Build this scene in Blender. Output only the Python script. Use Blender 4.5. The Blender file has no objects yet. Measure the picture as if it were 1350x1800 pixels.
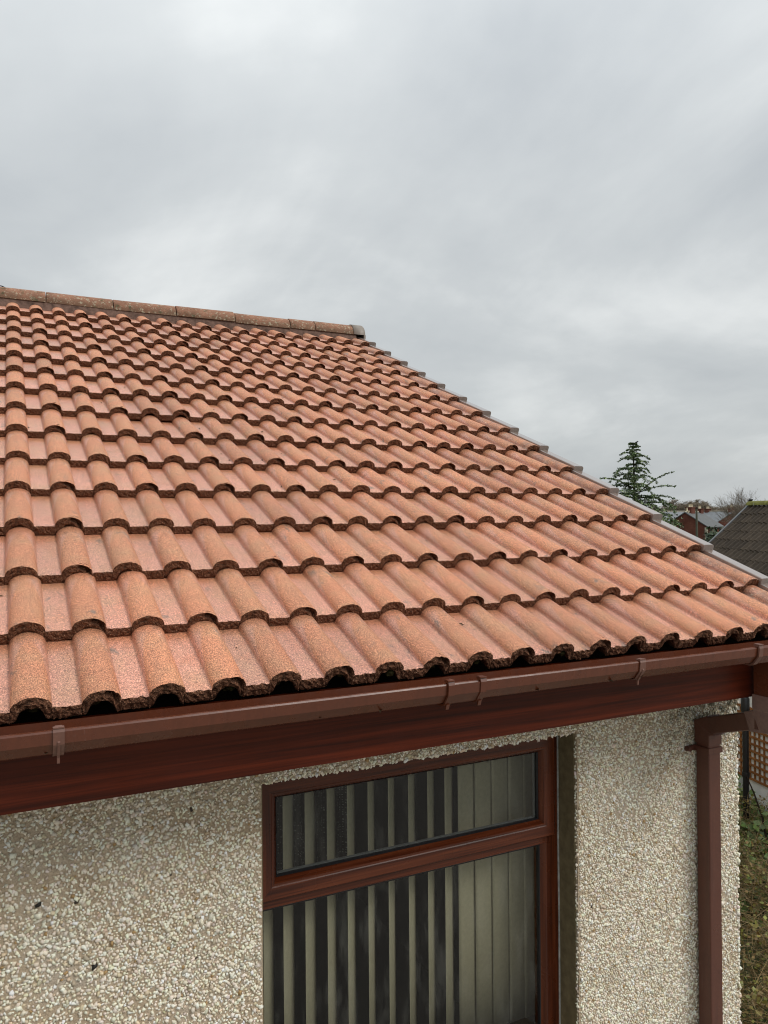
import bpy, bmesh, math, random
import numpy as np
from mathutils import Vector, Matrix

random.seed(7)
rng = np.random.default_rng(7)
scene = bpy.context.scene
col = scene.collection
R = math.radians

# ------------------------------------------------------------------ camera
cam_d = bpy.data.cameras.new('camera')
cam_d.sensor_fit = 'VERTICAL'
cam_d.sensor_height = 36.0
cam_d.lens = 1355.5 / 1800 * 36.0
cam_d.clip_start = 0.05
cam_d.clip_end = 6000
cam = bpy.data.objects.new('camera', cam_d)
col.objects.link(cam)
_yaw, _pit, _rol = R(26.014), R(0.351), R(-0.443)
_f = Vector((math.sin(_yaw) * math.cos(_pit), math.cos(_yaw) * math.cos(_pit), math.sin(_pit)))
_r = Vector((math.cos(_yaw), -math.sin(_yaw), 0))
_u = _r.cross(_f)
_r2 = math.cos(_rol) * _r + math.sin(_rol) * _u
_u2 = -math.sin(_rol) * _r + math.cos(_rol) * _u
M3 = Matrix((_r2, _u2, -_f)).transposed()
cam.matrix_world = Matrix.Translation((-0.038, -1.876, 0.402)) @ M3.to_4x4()
scene.camera = cam

# ------------------------------------------------------------------ sky, sun, exposure
SUN_EL, SUN_AZ = R(42), R(143)            # azimuth from +y towards +x: behind the camera, to the right
world = bpy.data.worlds.new('World')
scene.world = world
world.use_nodes = True
wn, wl = world.node_tree.nodes, world.node_tree.links
wn.clear()
w_out = wn.new('ShaderNodeOutputWorld')
w_bg = wn.new('ShaderNodeBackground')
w_bg.inputs['Strength'].default_value = 0.1
sky = wn.new('ShaderNodeTexSky')
sky.sky_type = 'NISHITA'
sky.sun_disc = False
sky.sun_elevation = SUN_EL
sky.sun_rotation = SUN_AZ
sky.air_density = 1.2
sky.dust_density = 2.0


def wmath(op, a, b=None, clamp=False):
    n = wn.new('ShaderNodeMath')
    n.operation = op
    n.use_clamp = clamp
    for i, v in enumerate((a, b)):
        if v is None:
            continue
        if isinstance(v, (int, float)):
            n.inputs[i].default_value = v
        else:
            wl.new(v, n.inputs[i])
    return n.outputs[0]


tc = wn.new('ShaderNodeTexCoord')
sep = wn.new('ShaderNodeSeparateXYZ')
wl.new(tc.outputs['Generated'], sep.inputs[0])
zc = wmath('MAXIMUM', sep.outputs['Z'], 0.0)
den = wmath('ADD', zc, 0.27)
cmb = wn.new('ShaderNodeCombineXYZ')
wl.new(wmath('DIVIDE', sep.outputs['X'], den), cmb.inputs[0])
wl.new(wmath('DIVIDE', sep.outputs['Y'], den), cmb.inputs[1])
cmb.inputs[2].default_value = 0.0


def wnoise(scale, detail, rough, dist, loc, sc=(1, 1, 1), rot=0.0):
    mp = wn.new('ShaderNodeMapping')
    mp.inputs['Location'].default_value = loc
    mp.inputs['Scale'].default_value = sc
    mp.inputs['Rotation'].default_value = (0, 0, rot)
    wl.new(cmb.outputs[0], mp.inputs[0])
    n = wn.new('ShaderNodeTexNoise')
    n.inputs['Scale'].default_value = scale
    n.inputs['Detail'].default_value = detail
    n.inputs['Roughness'].default_value = rough
    n.inputs['Distortion'].default_value = dist
    wl.new(mp.outputs[0], n.inputs['Vector'])
    return n.outputs['Fac']


n1 = wnoise(1.05, 7, 0.54, 0.35, (3.1, 1.4, 0))
n2 = wnoise(1.5, 6, 0.52, 0.5, (0.4, 7.7, 0), (1.0, 0.5, 1), R(-35))
nsum = wmath('ADD', wmath('MULTIPLY', n1, 0.6), wmath('MULTIPLY', n2, 0.4))
ramp = wn.new('ShaderNodeValToRGB')
e = ramp.color_ramp.elements
e[0].position = 0.37
e[0].color = (4.50, 4.78, 4.98, 1)
e[1].position = 0.61
e[1].color = (7.35, 7.55, 7.52, 1)
m = ramp.color_ramp.elements.new(0.5)
m.color = (5.60, 5.86, 5.95, 1)
wl.new(nsum, ramp.inputs[0])
# overcast sky: smoothly brighter towards the zenith
grad = wmath('ADD', wmath('MULTIPLY', wmath('POWER', zc, 2.6), 1.75), 0.955)
vm = wn.new('ShaderNodeVectorMath')
vm.operation = 'SCALE'
wl.new(ramp.outputs[0], vm.inputs[0])
wl.new(grad, vm.inputs['Scale'])
wmix = wn.new('ShaderNodeMix')
wmix.data_type = 'RGBA'
wmix.inputs[0].default_value = 0.93
wl.new(sky.outputs[0], wmix.inputs[6])
wl.new(vm.outputs[0], wmix.inputs[7])
wl.new(wmix.outputs[2], w_bg.inputs['Color'])
wl.new(w_bg.outputs[0], w_out.inputs['Surface'])

sun_d = bpy.data.lights.new('sun', 'SUN')
sun_d.energy = 1.5
sun_d.angle = R(26)
sun_d.color = (1.0, 0.96, 0.90)
sun = bpy.data.objects.new('sun', sun_d)
col.objects.link(sun)
_sd = Vector((math.sin(SUN_AZ) * math.cos(SUN_EL), math.cos(SUN_AZ) * math.cos(SUN_EL), math.sin(SUN_EL)))
sun.rotation_euler = _sd.to_track_quat('Z', 'Y').to_euler()

vs = scene.view_settings
vs.view_transform = 'Standard'
vs.look = 'None'
vs.gamma = 1
vs.use_curve_mapping = False
vs.exposure = 0.14
scene.cycles.use_denoising = True
scene.cycles.use_adaptive_sampling = False
scene.cycles.caustics_reflective = False
scene.cycles.filter_width = 1.1
scene.cycles.max_bounces = 8
scene.cycles.transparent_max_bounces = 12


# ------------------------------------------------------------------ helpers
class MB:
    """Collects geometry and links it as ONE mesh object."""

    def __init__(self):
        self.v, self.f, self.m, self.s = [], [], [], []

    def add(self, verts, faces, mat=0, smooth=False):
        o = len(self.v)
        self.v += [tuple(p) for p in verts]
        self.f += [tuple(i + o for i in f) for f in faces]
        self.m += [mat] * len(faces)
        self.s += [smooth] * len(faces)
        return self

    def box(self, lo, hi, mat=0):
        x0, y0, z0 = lo
        x1, y1, z1 = hi
        v = [(x0, y0, z0), (x1, y0, z0), (x1, y1, z0), (x0, y1, z0), (x0, y0, z1), (x1, y0, z1), (x1, y1, z1), (x0, y1, z1)]
        f = [(0, 3, 2, 1), (4, 5, 6, 7), (0, 1, 5, 4), (1, 2, 6, 5), (2, 3, 7, 6), (3, 0, 4, 7)]
        return self.add(v, f, mat)

    def prism(self, poly, axis, a, b, mat=0, caps=True, smooth=False):
        """poly in the two other axes (cyclic order), extruded along axis from a to b."""
        n = len(poly)

        def P(q, t):
            if axis == 0:
                return (t, q[0], q[1])
            if axis == 1:
                return (q[0], t, q[1])
            return (q[0], q[1], t)
        v = [P(q, a) for q in poly] + [P(q, b) for q in poly]
        f = [(i, (i + 1) % n, n + (i + 1) % n, n + i) for i in range(n)]
        self.add(v, f, mat, smooth)
        if caps:
            self.add(v, [tuple(range(n - 1, -1, -1)), tuple(range(n, 2 * n))], mat)
        return self

    def tube(self, pts, rad, n=8, mat=0, smooth=True, caps=True):
        pts = [Vector(p) for p in pts]
        rads = rad if isinstance(rad, (list, tuple)) else [rad] * len(pts)
        rings = []
        for i, p in enumerate(pts):
            d = (pts[min(i + 1, len(pts) - 1)] - pts[max(i - 1, 0)]).normalized()
            a = d.orthogonal().normalized() if i == 0 else (rings_a - d * rings_a.dot(d)).normalized()
            rings_a = a
            b = d.cross(a)
            rings.append([p + rads[i] * (math.cos(t) * a + math.sin(t) * b) for t in [2 * math.pi * k / n for k in range(n)]])
        v = [q for r_ in rings for q in r_]
        f = []
        for i in range(len(pts) - 1):
            for k in range(n):
                f.append((i * n + k, i * n + (k + 1) % n, (i + 1) * n + (k + 1) % n, (i + 1) * n + k))
        self.add(v, f, mat, smooth)
        if caps:
            self.add(v, [tuple(range(n - 1, -1, -1)), tuple(range(len(v) - n, len(v)))], mat)
        return self

    def sweep(self, rings, mat=0, smooth=False, closed_path=False, caps=True):
        """rings: list of equal-length closed cross-sections."""
        n = len(rings[0])
        v = [p for r_ in rings for p in r_]
        f = []
        m_ = len(rings)
        for i in range(m_ if closed_path else m_ - 1):
            j = (i + 1) % m_
            for k in range(n):
                f.append((i * n + k, i * n + (k + 1) % n, j * n + (k + 1) % n, j * n + k))
        self.add(v, f, mat, smooth)
        if caps and not closed_path:
            self.add(v, [tuple(range(n - 1, -1, -1)), tuple(range(len(v) - n, len(v)))], mat)
        return self

    def mesh(self, name, mats):
        me = bpy.data.meshes.new(name)
        me.from_pydata(self.v, [], self.f)
        for m_ in (mats if isinstance(mats, (list, tuple)) else [mats]):
            me.materials.append(m_)
        me.polygons.foreach_set('material_index', self.m)
        me.polygons.foreach_set('use_smooth', self.s)
        bm = bmesh.new()
        bm.from_mesh(me)
        bmesh.ops.recalc_face_normals(bm, faces=bm.faces)
        bm.to_mesh(me)
        bm.free()
        me.update()
        return me

    def build(self, name, mats, parent=None, bevel=0.0):
        o = bpy.data.objects.new(name, self.mesh(name, mats))
        col.objects.link(o)
        o.parent = parent
        if bevel:
            b = o.modifiers.new('bevel', 'BEVEL')
            b.width = bevel
            b.segments = 2
            b.limit_method = 'ANGLE'
            b.angle_limit = R(40)
        return o


def empty(name, loc, label, cat, group=None):
    o = bpy.data.objects.new(name, None)
    o.location = loc
    o.empty_display_size = 0.2
    col.objects.link(o)
    return tag(o, label, cat, group)


def tag(o, label=None, cat=None, group=None, kind=None):
    for k, v in (('label', label), ('category', cat), ('group', group), ('kind', kind)):
        if v:
            o[k] = v
    return o


def link_mesh(name, me, parent=None, mw=None):
    o = bpy.data.objects.new(name, me)
    col.objects.link(o)
    o.parent = parent
    if mw is not None:
        o.matrix_basis = mw
    return o


def np_mesh(name, V, F, mats, tint=None, smooth=False):
    """mesh from numpy arrays (faces all of one size)."""
    me = bpy.data.meshes.new(name)
    nv, nf, k = len(V), len(F), F.shape[1]
    me.vertices.add(nv)
    me.vertices.foreach_set('co', np.ascontiguousarray(V, dtype=np.float32).ravel())
    me.loops.add(nf * k)
    me.loops.foreach_set('vertex_index', np.ascontiguousarray(F, dtype=np.int32).ravel())
    me.polygons.add(nf)
    me.polygons.foreach_set('loop_start', np.arange(0, nf * k, k, dtype=np.int32))
    me.polygons.foreach_set('loop_total', np.full(nf, k, dtype=np.int32))
    if smooth:
        me.polygons.foreach_set('use_smooth', np.ones(nf, dtype=bool))
    for m_ in (mats if isinstance(mats, (list, tuple)) else [mats]):
        me.materials.append(m_)
    if tint is not None:
        at = me.attributes.new('tint', 'FLOAT_COLOR', 'POINT')
        c4 = np.ones((nv, 4), dtype=np.float32)
        c4[:, :3] = tint
        at.data.foreach_set('color', c4.ravel())
    me.update(calc_edges=True)
    me.validate()
    return me


# ------------------------------------------------------------------ node material helper
class Mat:
    def __init__(self, name, rough=0.6, spec=0.5, color=(0.5, 0.5, 0.5)):
        self.m = bpy.data.materials.new(name)
        self.m.use_nodes = True
        self.t = self.m.node_tree
        self.n, self.l = self.t.nodes, self.t.links
        self.p = self.n['Principled BSDF']
        self.p.inputs['Roughness'].default_value = rough
        self.p.inputs['Specular IOR Level'].default_value = spec
        self.p.inputs['Base Color'].default_value = (*color, 1)
        self.tc = self.n.new('ShaderNodeTexCoord')

    def _in(self, sock, v):
        if isinstance(v, (int, float)):
            sock.default_value = v
        elif isinstance(v, tuple):
            sock.default_value = (*v, 1) if len(v) == 3 and len(sock.default_value) == 4 else v
        else:
            self.l.new(v, sock)

    def math(self, op, a, b=0.0, c=None, clamp=False):
        n = self.n.new('ShaderNodeMath')
        n.operation = op
        n.use_clamp = clamp
        self._in(n.inputs[0], a)
        self._in(n.inputs[1], b)
        if c is not None:
            self._in(n.inputs[2], c)
        return n.outputs[0]

    def mapping(self, sc=(1, 1, 1), loc=(0, 0, 0), rot=(0, 0, 0), src=None):
        n = self.n.new('ShaderNodeMapping')
        self._in(n.inputs['Scale'], sc)
        self._in(n.inputs['Rotation'], rot)
        self._in(n.inputs['Location'], loc)
        self.l.new(src or self.tc.outputs['Object'], n.inputs[0])
        return n.outputs[0]

    def noise(self, scale, detail=2, rough=0.5, vec=None, dist=0.0, out='Fac'):
        n = self.n.new('ShaderNodeTexNoise')
        n.inputs['Scale'].default_value = scale
        n.inputs['Detail'].default_value = detail
        n.inputs['Roughness'].default_value = rough
        n.inputs['Distortion'].default_value = dist
        self.l.new(vec or self.tc.outputs['Object'], n.inputs['Vector'])
        return n.outputs[out]

    def voronoi(self, scale, vec=None, out='Distance', feature='F1', rnd=1.0):
        n = self.n.new('ShaderNodeTexVoronoi')
        n.feature = feature
        n.inputs['Scale'].default_value = scale
        n.inputs['Randomness'].default_value = rnd
        self.l.new(vec or self.tc.outputs['Object'], n.inputs['Vector'])
        return n.outputs[out]

    def ramp(self, fac, stops, interp='LINEAR'):
        n = self.n.new('ShaderNodeValToRGB')
        n.color_ramp.interpolation = interp
        el = n.color_ramp.elements
        while len(el) < len(stops):
            el.new(0.5)
        for i, (p, c) in enumerate(stops):
            el[i].position = p
            el[i].color = (*c, 1) if isinstance(c, tuple) else (c, c, c, 1)
        self._in(n.inputs[0], fac)
        return n.outputs[0]

    def step(self, v, a, b):
        n = self.n.new('ShaderNodeMapRange')
        n.interpolation_type = 'SMOOTHSTEP'
        self._in(n.inputs['Value'], v)
        n.inputs['From Min'].default_value = a
        n.inputs['From Max'].default_value = b
        return n.outputs[0]

    def mix(self, fac, a, b, blend='MIX'):
        n = self.n.new('ShaderNodeMix')
        n.data_type = 'RGBA'
        n.blend_type = blend
        self._in(n.inputs[0], fac)
        self._in(n.inputs[6], a)
        self._in(n.inputs[7], b)
        return n.outputs[2]

    def xyz(self, src=None):
        n = self.n.new('ShaderNodeSeparateXYZ')
        self.l.new(src or self.tc.outputs['Object'], n.inputs[0])
        return n.outputs

    def random(self):
        n = self.n.new('ShaderNodeObjectInfo')
        return n.outputs['Random']

    def attr(self, name):
        n = self.n.new('ShaderNodeAttribute')
        n.attribute_name = name
        return n.outputs['Color']

    def base(self, c):
        self._in(self.p.inputs['Base Color'], c)
        return self

    def roughness(self, r):
        self._in(self.p.inputs['Roughness'], r)
        return self

    def bump(self, h, strength=0.5, dist=0.002):
        n = self.n.new('ShaderNodeBump')
        n.inputs['Strength'].default_value = strength
        n.inputs['Distance'].default_value = dist
        self._in(n.inputs['Height'], h)
        self.l.new(n.outputs[0], self.p.inputs['Normal'])
        return self


# ------------------------------------------------------------------ materials
def mat_tile(name='concrete tile granules', worn=False):
    M = Mat(name, rough=0.62, spec=0.45)
    rnd = M.random()
    off = M.n.new('ShaderNodeCombineXYZ')
    M.l.new(M.math('MULTIPLY', rnd, 37.0), off.inputs[0])
    M.l.new(M.math('MULTIPLY', rnd, 91.0), off.inputs[1])
    va = M.n.new('ShaderNodeVectorMath')
    va.operation = 'ADD'
    M.l.new(M.tc.outputs['Object'], va.inputs[0])
    M.l.new(off.outputs[0], va.inputs[1])
    P = va.outputs[0]
    x, y, z = M.xyz()[0:3]
    rollmask = M.step(z, -0.0325, -0.026)
    wob = M.noise(22, 3, 0.6, P)
    c = M.mix(rollmask, (0.515, 0.245, 0.172), (0.49, 0.206, 0.110))
    # worn orange strip under the nose of the tile above
    strip = M.step(M.math('ADD', y, M.math('MULTIPLY', wob, 0.10)), 0.285, 0.35)
    c = M.mix(M.math('MULTIPLY', strip, 0.55), c, (0.42, 0.155, 0.062))
    # broad tone patches, lighter bloom
    c = M.mix(M.ramp(M.noise(9, 4, 0.6, P), [(0.42, 0.0), (0.72, 0.55)]), c, (0.40, 0.245, 0.135))
    c = M.mix(M.ramp(M.noise(13, 3, 0.55, M.mapping(loc=(4, 2, 1), src=P)), [(0.50, 0.0), (0.75, 0.5)]), c, (0.46, 0.18, 0.10))
    # grey algae smudges
    st = M.ramp(M.noise(17, 5, 0.65, M.mapping(sc=(1, 0.6, 1), loc=(9, 3, 5), src=P), 0.4), [(0.60, 0.0), (0.67, 0.8)])
    st = M.math('MULTIPLY', st, M.ramp(M.noise(5, 2, 0.5, M.mapping(loc=(1, 8, 2), src=P)), [(0.46, 0.0), (0.58, 1.0)]))
    c = M.mix(st, c, (0.17, 0.135, 0.11))
    run = M.ramp(M.noise(15, 4, 0.6, M.mapping(sc=(1.7, 0.22, 1), loc=(4, 9, 2), src=P)), [(0.54, 0.0), (0.74, 0.42)])
    c = M.mix(run, c, (0.27, 0.135, 0.085))
    if worn:
        wn_ = M.ramp(M.noise(15, 5, 0.7, M.mapping(loc=(2, 2, 7), src=P)), [(0.38, 0.0), (0.66, 0.85)])
        c = M.mix(wn_, c, (0.24, 0.135, 0.10))
        wl_ = M.ramp(M.noise(48, 4, 0.65, M.mapping(loc=(5, 2, 1), src=P)), [(0.60, 0.0), (0.66, 0.6)])
        c = M.mix(wl_, c, (0.47, 0.40, 0.31))
    # dark specks
    sp = M.ramp(M.voronoi(26, P), [(0.0, 1.0), (0.06, 1.0), (0.10, 0.0)])
    sp = M.math('MULTIPLY', sp, M.ramp(M.noise(14, 1, 0.5, M.mapping(loc=(6, 6, 6), src=P)), [(0.62, 0.0), (0.66, 0.8)]))
    c = M.mix(sp, c, (0.06, 0.045, 0.04))
    # granules
    g = M.noise(340, 2, 0.75, P)
    g2 = M.noise(170, 2, 0.6, P)
    c = M.mix(1.0, c, M.ramp(g, [(0.30, 0.26), (0.5, 0.95), (0.70, 1.90)]), 'MULTIPLY')
    c = M.mix(0.7, c, M.ramp(g2, [(0.32, 0.74), (0.5, 1.0), (0.70, 1.26)]), 'MULTIPLY')
    c = M.mix(1.0, c, M.ramp(rnd, [(0.0, (0.86, 0.85, 0.86)), (0.5, (1.0, 0.99, 0.97)), (1.0, (1.08, 1.05, 1.03))]), 'MULTIPLY')
    M.base(c)
    M.roughness(M.mix(rollmask, (0.36, 0.36, 0.36), (0.64, 0.64, 0.64)))
    h = M.math('ADD', g, M.math('MULTIPLY', g2, 0.6))
    M.bump(h, 0.55, 0.0016)
    return M.m


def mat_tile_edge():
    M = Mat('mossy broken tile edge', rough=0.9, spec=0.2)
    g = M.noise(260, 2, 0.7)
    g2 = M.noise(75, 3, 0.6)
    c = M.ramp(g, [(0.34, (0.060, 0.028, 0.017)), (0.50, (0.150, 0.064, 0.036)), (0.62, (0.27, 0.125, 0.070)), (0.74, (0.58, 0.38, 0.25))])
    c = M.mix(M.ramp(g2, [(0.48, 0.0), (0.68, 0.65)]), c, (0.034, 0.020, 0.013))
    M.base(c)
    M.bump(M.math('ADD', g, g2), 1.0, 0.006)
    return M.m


def mat_ridge():
    M = Mat('weathered ridge tile', rough=0.85, spec=0.25)
    rnd = M.random()
    va = M.n.new('ShaderNodeVectorMath')
    va.operation = 'ADD'
    M.l.new(M.tc.outputs['Object'], va.inputs[0])
    of = M.n.new('ShaderNodeCombineXYZ')
    M.l.new(M.math('MULTIPLY', rnd, 53.0), of.inputs[0])
    M.l.new(of.outputs[0], va.inputs[1])
    P = va.outputs[0]
    g = M.noise(300, 2, 0.7)
    c = M.ramp(M.noise(9, 5, 0.65, P), [(0.3, (0.19, 0.090, 0.055)), (0.7, (0.33, 0.165, 0.105))])
    x, y, z = M.xyz()[0:3]
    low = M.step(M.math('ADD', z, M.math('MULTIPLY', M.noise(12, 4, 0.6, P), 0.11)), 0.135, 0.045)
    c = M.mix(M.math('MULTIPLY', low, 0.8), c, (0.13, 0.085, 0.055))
    c = M.mix(M.ramp(M.noise(55, 4, 0.65, M.mapping(loc=(3, 3, 3), src=P)), [(0.56, 0.0), (0.64, 0.75)]), c, (0.40, 0.37, 0.27))
    c = M.mix(M.ramp(M.noise(22, 5, 0.65, M.mapping(loc=(7, 1, 3), src=P)), [(0.57, 0.0), (0.67, 0.75)]), c, (0.055, 0.065, 0.030))
    c = M.mix(1.0, c, M.ramp(g, [(0.3, 0.6), (0.5, 1.0), (0.7, 1.4)]), 'MULTIPLY')
    M.base(c)
    M.bump(g, 0.6, 0.003)
    return M.m


def mat_wood(name, dark, mid, light, rough=0.35, axis=0, scale=1.0, spec=0.4):
    """printed rosewood grain on PVC, running along the given axis."""
    M = Mat(name, rough=rough, spec=spec)
    sc = [46 * scale] * 3
    sc[axis] = 1.1 * scale
    P = M.mapping(sc=tuple(sc))
    a = M.noise(1.0, 4, 0.6, P, 0.5)
    sc2 = [160 * scale] * 3
    sc2[axis] = 3.0 * scale
    b = M.noise(1.0, 2, 0.6, M.mapping(sc=tuple(sc2)))
    c = M.ramp(a, [(0.32, dark), (0.5, mid), (0.68, light)])
    c = M.mix(M.ramp(b, [(0.52, 0.0), (0.68, 0.6)]), c, dark)
    M.base(c)
    M.roughness(M.ramp(M.noise(9, 3, 0.6), [(0.3, rough * 0.8), (0.7, rough * 1.25)]))
    M.bump(b, 0.12, 0.001)
    return M.m


def mat_pvc(name, color, rough=0.33, dirt=0.35, scale=9):
    M = Mat(name, rough=rough, spec=0.5)
    d = M.noise(scale, 5, 0.65)
    fine = M.noise(120, 2, 0.6)
    c = M.mix(M.math('MULTIPLY', M.ramp(d, [(0.45, 0.0), (0.7, 1.0)]), dirt), color, tuple(0.55 * v + 0.008 for v in color))
    c = M.mix(0.5, c, M.ramp(fine, [(0.3, 0.85), (0.7, 1.15)]), 'MULTIPLY')
    dr = M.ramp(M.noise(1.0, 4, 0.6, M.mapping(sc=(55, 30, 3.5))), [(0.52, 0.0), (0.72, 0.45)])
    c = M.mix(dr, c, tuple(0.62 * v for v in color))
    sc_ = M.ramp(M.noise(1.0, 3, 0.6, M.mapping(sc=(190, 190, 6), loc=(3, 1, 9))), [(0.66, 0.0), (0.73, 0.5)])
    sc_ = M.math('MULTIPLY', sc_, M.ramp(M.noise(3.2, 2, 0.5, M.mapping(loc=(8, 8, 1))), [(0.50, 0.0), (0.62, 1.0)]))
    c = M.mix(sc_, c, tuple(0.10 + 1.3 * v for v in color))
    M.base(c)
    M.roughness(M.ramp(d, [(0.3, rough * 0.75), (0.75, min(1, rough * 1.7))]))
    return M.m


def mat_cement():
    M = Mat('roughcast cement', rough=0.9, spec=0.2)
    a = M.noise(5, 4, 0.6)
    c = M.ramp(a, [(0.3, (0.37, 0.285, 0.195)), (0.5, (0.45, 0.36, 0.26)), (0.7, (0.46, 0.395, 0.32))])
    g = M.noise(190, 3, 0.7)
    c = M.mix(1.0, c, M.ramp(g, [(0.3, 0.7), (0.5, 1.0), (0.72, 1.25)]), 'MULTIPLY')
    x, y, z = M.xyz()[0:3]
    # black algae along the top of the wall under the eaves, with a ragged lower edge
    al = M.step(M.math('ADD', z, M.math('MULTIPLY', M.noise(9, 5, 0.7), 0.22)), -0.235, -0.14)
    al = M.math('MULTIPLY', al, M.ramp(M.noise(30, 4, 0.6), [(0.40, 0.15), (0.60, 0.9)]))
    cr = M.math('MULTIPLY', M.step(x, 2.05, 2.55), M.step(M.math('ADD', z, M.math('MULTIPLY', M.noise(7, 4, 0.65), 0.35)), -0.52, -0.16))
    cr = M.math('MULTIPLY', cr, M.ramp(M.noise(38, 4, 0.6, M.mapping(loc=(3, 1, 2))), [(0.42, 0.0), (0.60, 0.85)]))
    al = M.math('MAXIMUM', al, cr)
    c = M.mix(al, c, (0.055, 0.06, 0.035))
    M.base(c)
    M.bump(M.math('ADD', g, M.noise(60, 3, 0.6)), 0.8, 0.004)
    return M.m


def mat_pebble():
    M = Mat('dash pebble', rough=0.55, spec=0.4)
    c = M.attr('tint')
    g = M.noise(240, 2, 0.6)
    c = M.mix(1.0, c, M.ramp(g, [(0.3, 0.82), (0.5, 1.0), (0.7, 1.1)]), 'MULTIPLY')
    x, y, z = M.xyz()[0:3]
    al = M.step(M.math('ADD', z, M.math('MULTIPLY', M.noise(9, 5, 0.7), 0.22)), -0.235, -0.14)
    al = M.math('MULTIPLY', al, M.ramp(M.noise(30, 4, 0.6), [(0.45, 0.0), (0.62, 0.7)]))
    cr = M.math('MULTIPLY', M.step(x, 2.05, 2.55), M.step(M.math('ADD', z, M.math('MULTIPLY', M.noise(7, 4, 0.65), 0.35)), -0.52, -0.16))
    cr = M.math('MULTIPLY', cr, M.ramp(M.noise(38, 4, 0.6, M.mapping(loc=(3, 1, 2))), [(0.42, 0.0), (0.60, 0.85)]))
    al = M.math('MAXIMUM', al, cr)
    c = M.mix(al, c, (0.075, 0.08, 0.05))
    ol = M.ramp(M.noise(4.5, 4, 0.65, M.mapping(loc=(2, 0, 5))), [(0.60, 0.0), (0.72, 0.22)])
    c = M.mix(ol, c, (0.33, 0.27, 0.12))
    M.base(c)
    return M.m


def mat_simple(name, color, rough=0.7, spec=0.3, var=0.25, scale=20, bump=0.0, dist=0.002):
    M = Mat(name, rough=rough, spec=spec)
    a = M.noise(scale, 4, 0.6)
    M.base(M.mix(1.0, color, M.ramp(a, [(0.28, 1 - var), (0.5, 1.0), (0.72, 1 + var)]), 'MULTIPLY'))
    if bump:
        M.bump(a, bump, dist)
    return M.m


def mat_glass():
    m_ = bpy.data.materials.new('window glass')
    m_.use_nodes = True
    n, l = m_.node_tree.nodes, m_.node_tree.links
    n.clear()
    out = n.new('ShaderNodeOutputMaterial')
    tr = n.new('ShaderNodeBsdfTransparent')
    tr.inputs[0].default_value = (0.88, 0.89, 0.86, 1)
    gl = n.new('ShaderNodeBsdfGlossy')
    gl.inputs['Roughness'].default_value = 0.02
    fr = n.new('ShaderNodeFresnel')
    fr.inputs[0].default_value = 1.5
    mx = n.new('ShaderNodeMixShader')
    geo = n.new('ShaderNodeNewGeometry')
    inv = n.new('ShaderNodeMath')
    inv.operation = 'SUBTRACT'
    inv.inputs[0].default_value = 1.0
    l.new(geo.outputs['Backfacing'], inv.inputs[1])
    mul = n.new('ShaderNodeMath')
    mul.operation = 'MULTIPLY'
    l.new(fr.outputs[0], mul.inputs[0])
    l.new(inv.outputs[0], mul.inputs[1])
    l.new(mul.outputs[0], mx.inputs[0])
    l.new(tr.outputs[0], mx.inputs[1])
    l.new(gl.outputs[0], mx.inputs[2])
    # faint dried-rain film
    df = n.new('ShaderNodeBsdfDiffuse')
    df.inputs[0].default_value = (0.55, 0.55, 0.5, 1)
    tcn = n.new('ShaderNodeTexCoord')
    mp = n.new('ShaderNodeMapping')
    mp.inputs['Scale'].default_value = (3, 1, 0.8)
    mp.inputs['Rotation'].default_value = (0, R(38), 0)
    l.new(tcn.outputs['Object'], mp.inputs[0])
    nz = n.new('ShaderNodeTexNoise')
    nz.inputs['Scale'].default_value = 6
    nz.inputs['Detail'].default_value = 6
    nz.inputs['Roughness'].default_value = 0.7
    l.new(mp.outputs[0], nz.inputs['Vector'])
    mr = n.new('ShaderNodeMapRange')
    mr.inputs['From Min'].default_value = 0.5
    mr.inputs['From Max'].default_value = 0.8
    mr.inputs['To Max'].default_value = 0.06
    l.new(nz.outputs['Fac'], mr.inputs['Value'])
    mx2 = n.new('ShaderNodeMixShader')
    l.new(mr.outputs[0], mx2.inputs[0])
    l.new(mx.outputs[0], mx2.inputs[1])
    l.new(df.outputs[0], mx2.inputs[2])
    l.new(mx2.outputs[0], out.inputs['Surface'])
    return m_


def mat_leaf(name, rough=0.5):
    M = Mat(name, rough=rough, spec=0.35)
    M.base(M.attr('tint'))
    return M.m


T_VERGE = mat_tile('weathered verge tile', True)
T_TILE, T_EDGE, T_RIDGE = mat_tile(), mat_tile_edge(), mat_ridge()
M_MORTAR = mat_simple('ridge mortar', (0.13, 0.083, 0.066), 0.95, 0.1, 0.5, 30, 0.8, 0.006)
M_FASCIA = mat_wood('rosewood fascia', (0.030, 0.0046, 0.0016), (0.066, 0.0095, 0.0027), (0.105, 0.0160, 0.0048), 0.38, 0, 1.0, 0.22)
M_FRAME_H = mat_wood('rosewood frame', (0.034, 0.007, 0.0028), (0.088, 0.019, 0.0062), (0.140, 0.035, 0.012), 0.28, 0, 1.3, 0.35)
M_FRAME_V = mat_wood('rosewood frame upright', (0.034, 0.007, 0.0028), (0.088, 0.019, 0.0062), (0.140, 0.035, 0.012), 0.28, 2, 1.3, 0.35)
M_GUTTER = mat_pvc('brown gutter', (0.105, 0.0285, 0.0125), 0.24, 0.30)
M_PIPE = mat_pvc('brown downpipe', (0.090, 0.029, 0.017), 0.34, 0.30)
M_OLDPVC = mat_pvc('faded brown plastic', (0.20, 0.115, 0.095), 0.45, 0.5, 25)
M_CLIP = mat_pvc('brown clip plastic', (0.150, 0.066, 0.046), 0.36, 0.4, 25)
M_CAP = mat_pvc('verge cap plastic', (0.235, 0.182, 0.160), 0.14, 0.25, 14)
M_CAP.node_tree.nodes['Principled BSDF'].inputs['Coat Weight'].default_value = 0.8
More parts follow.
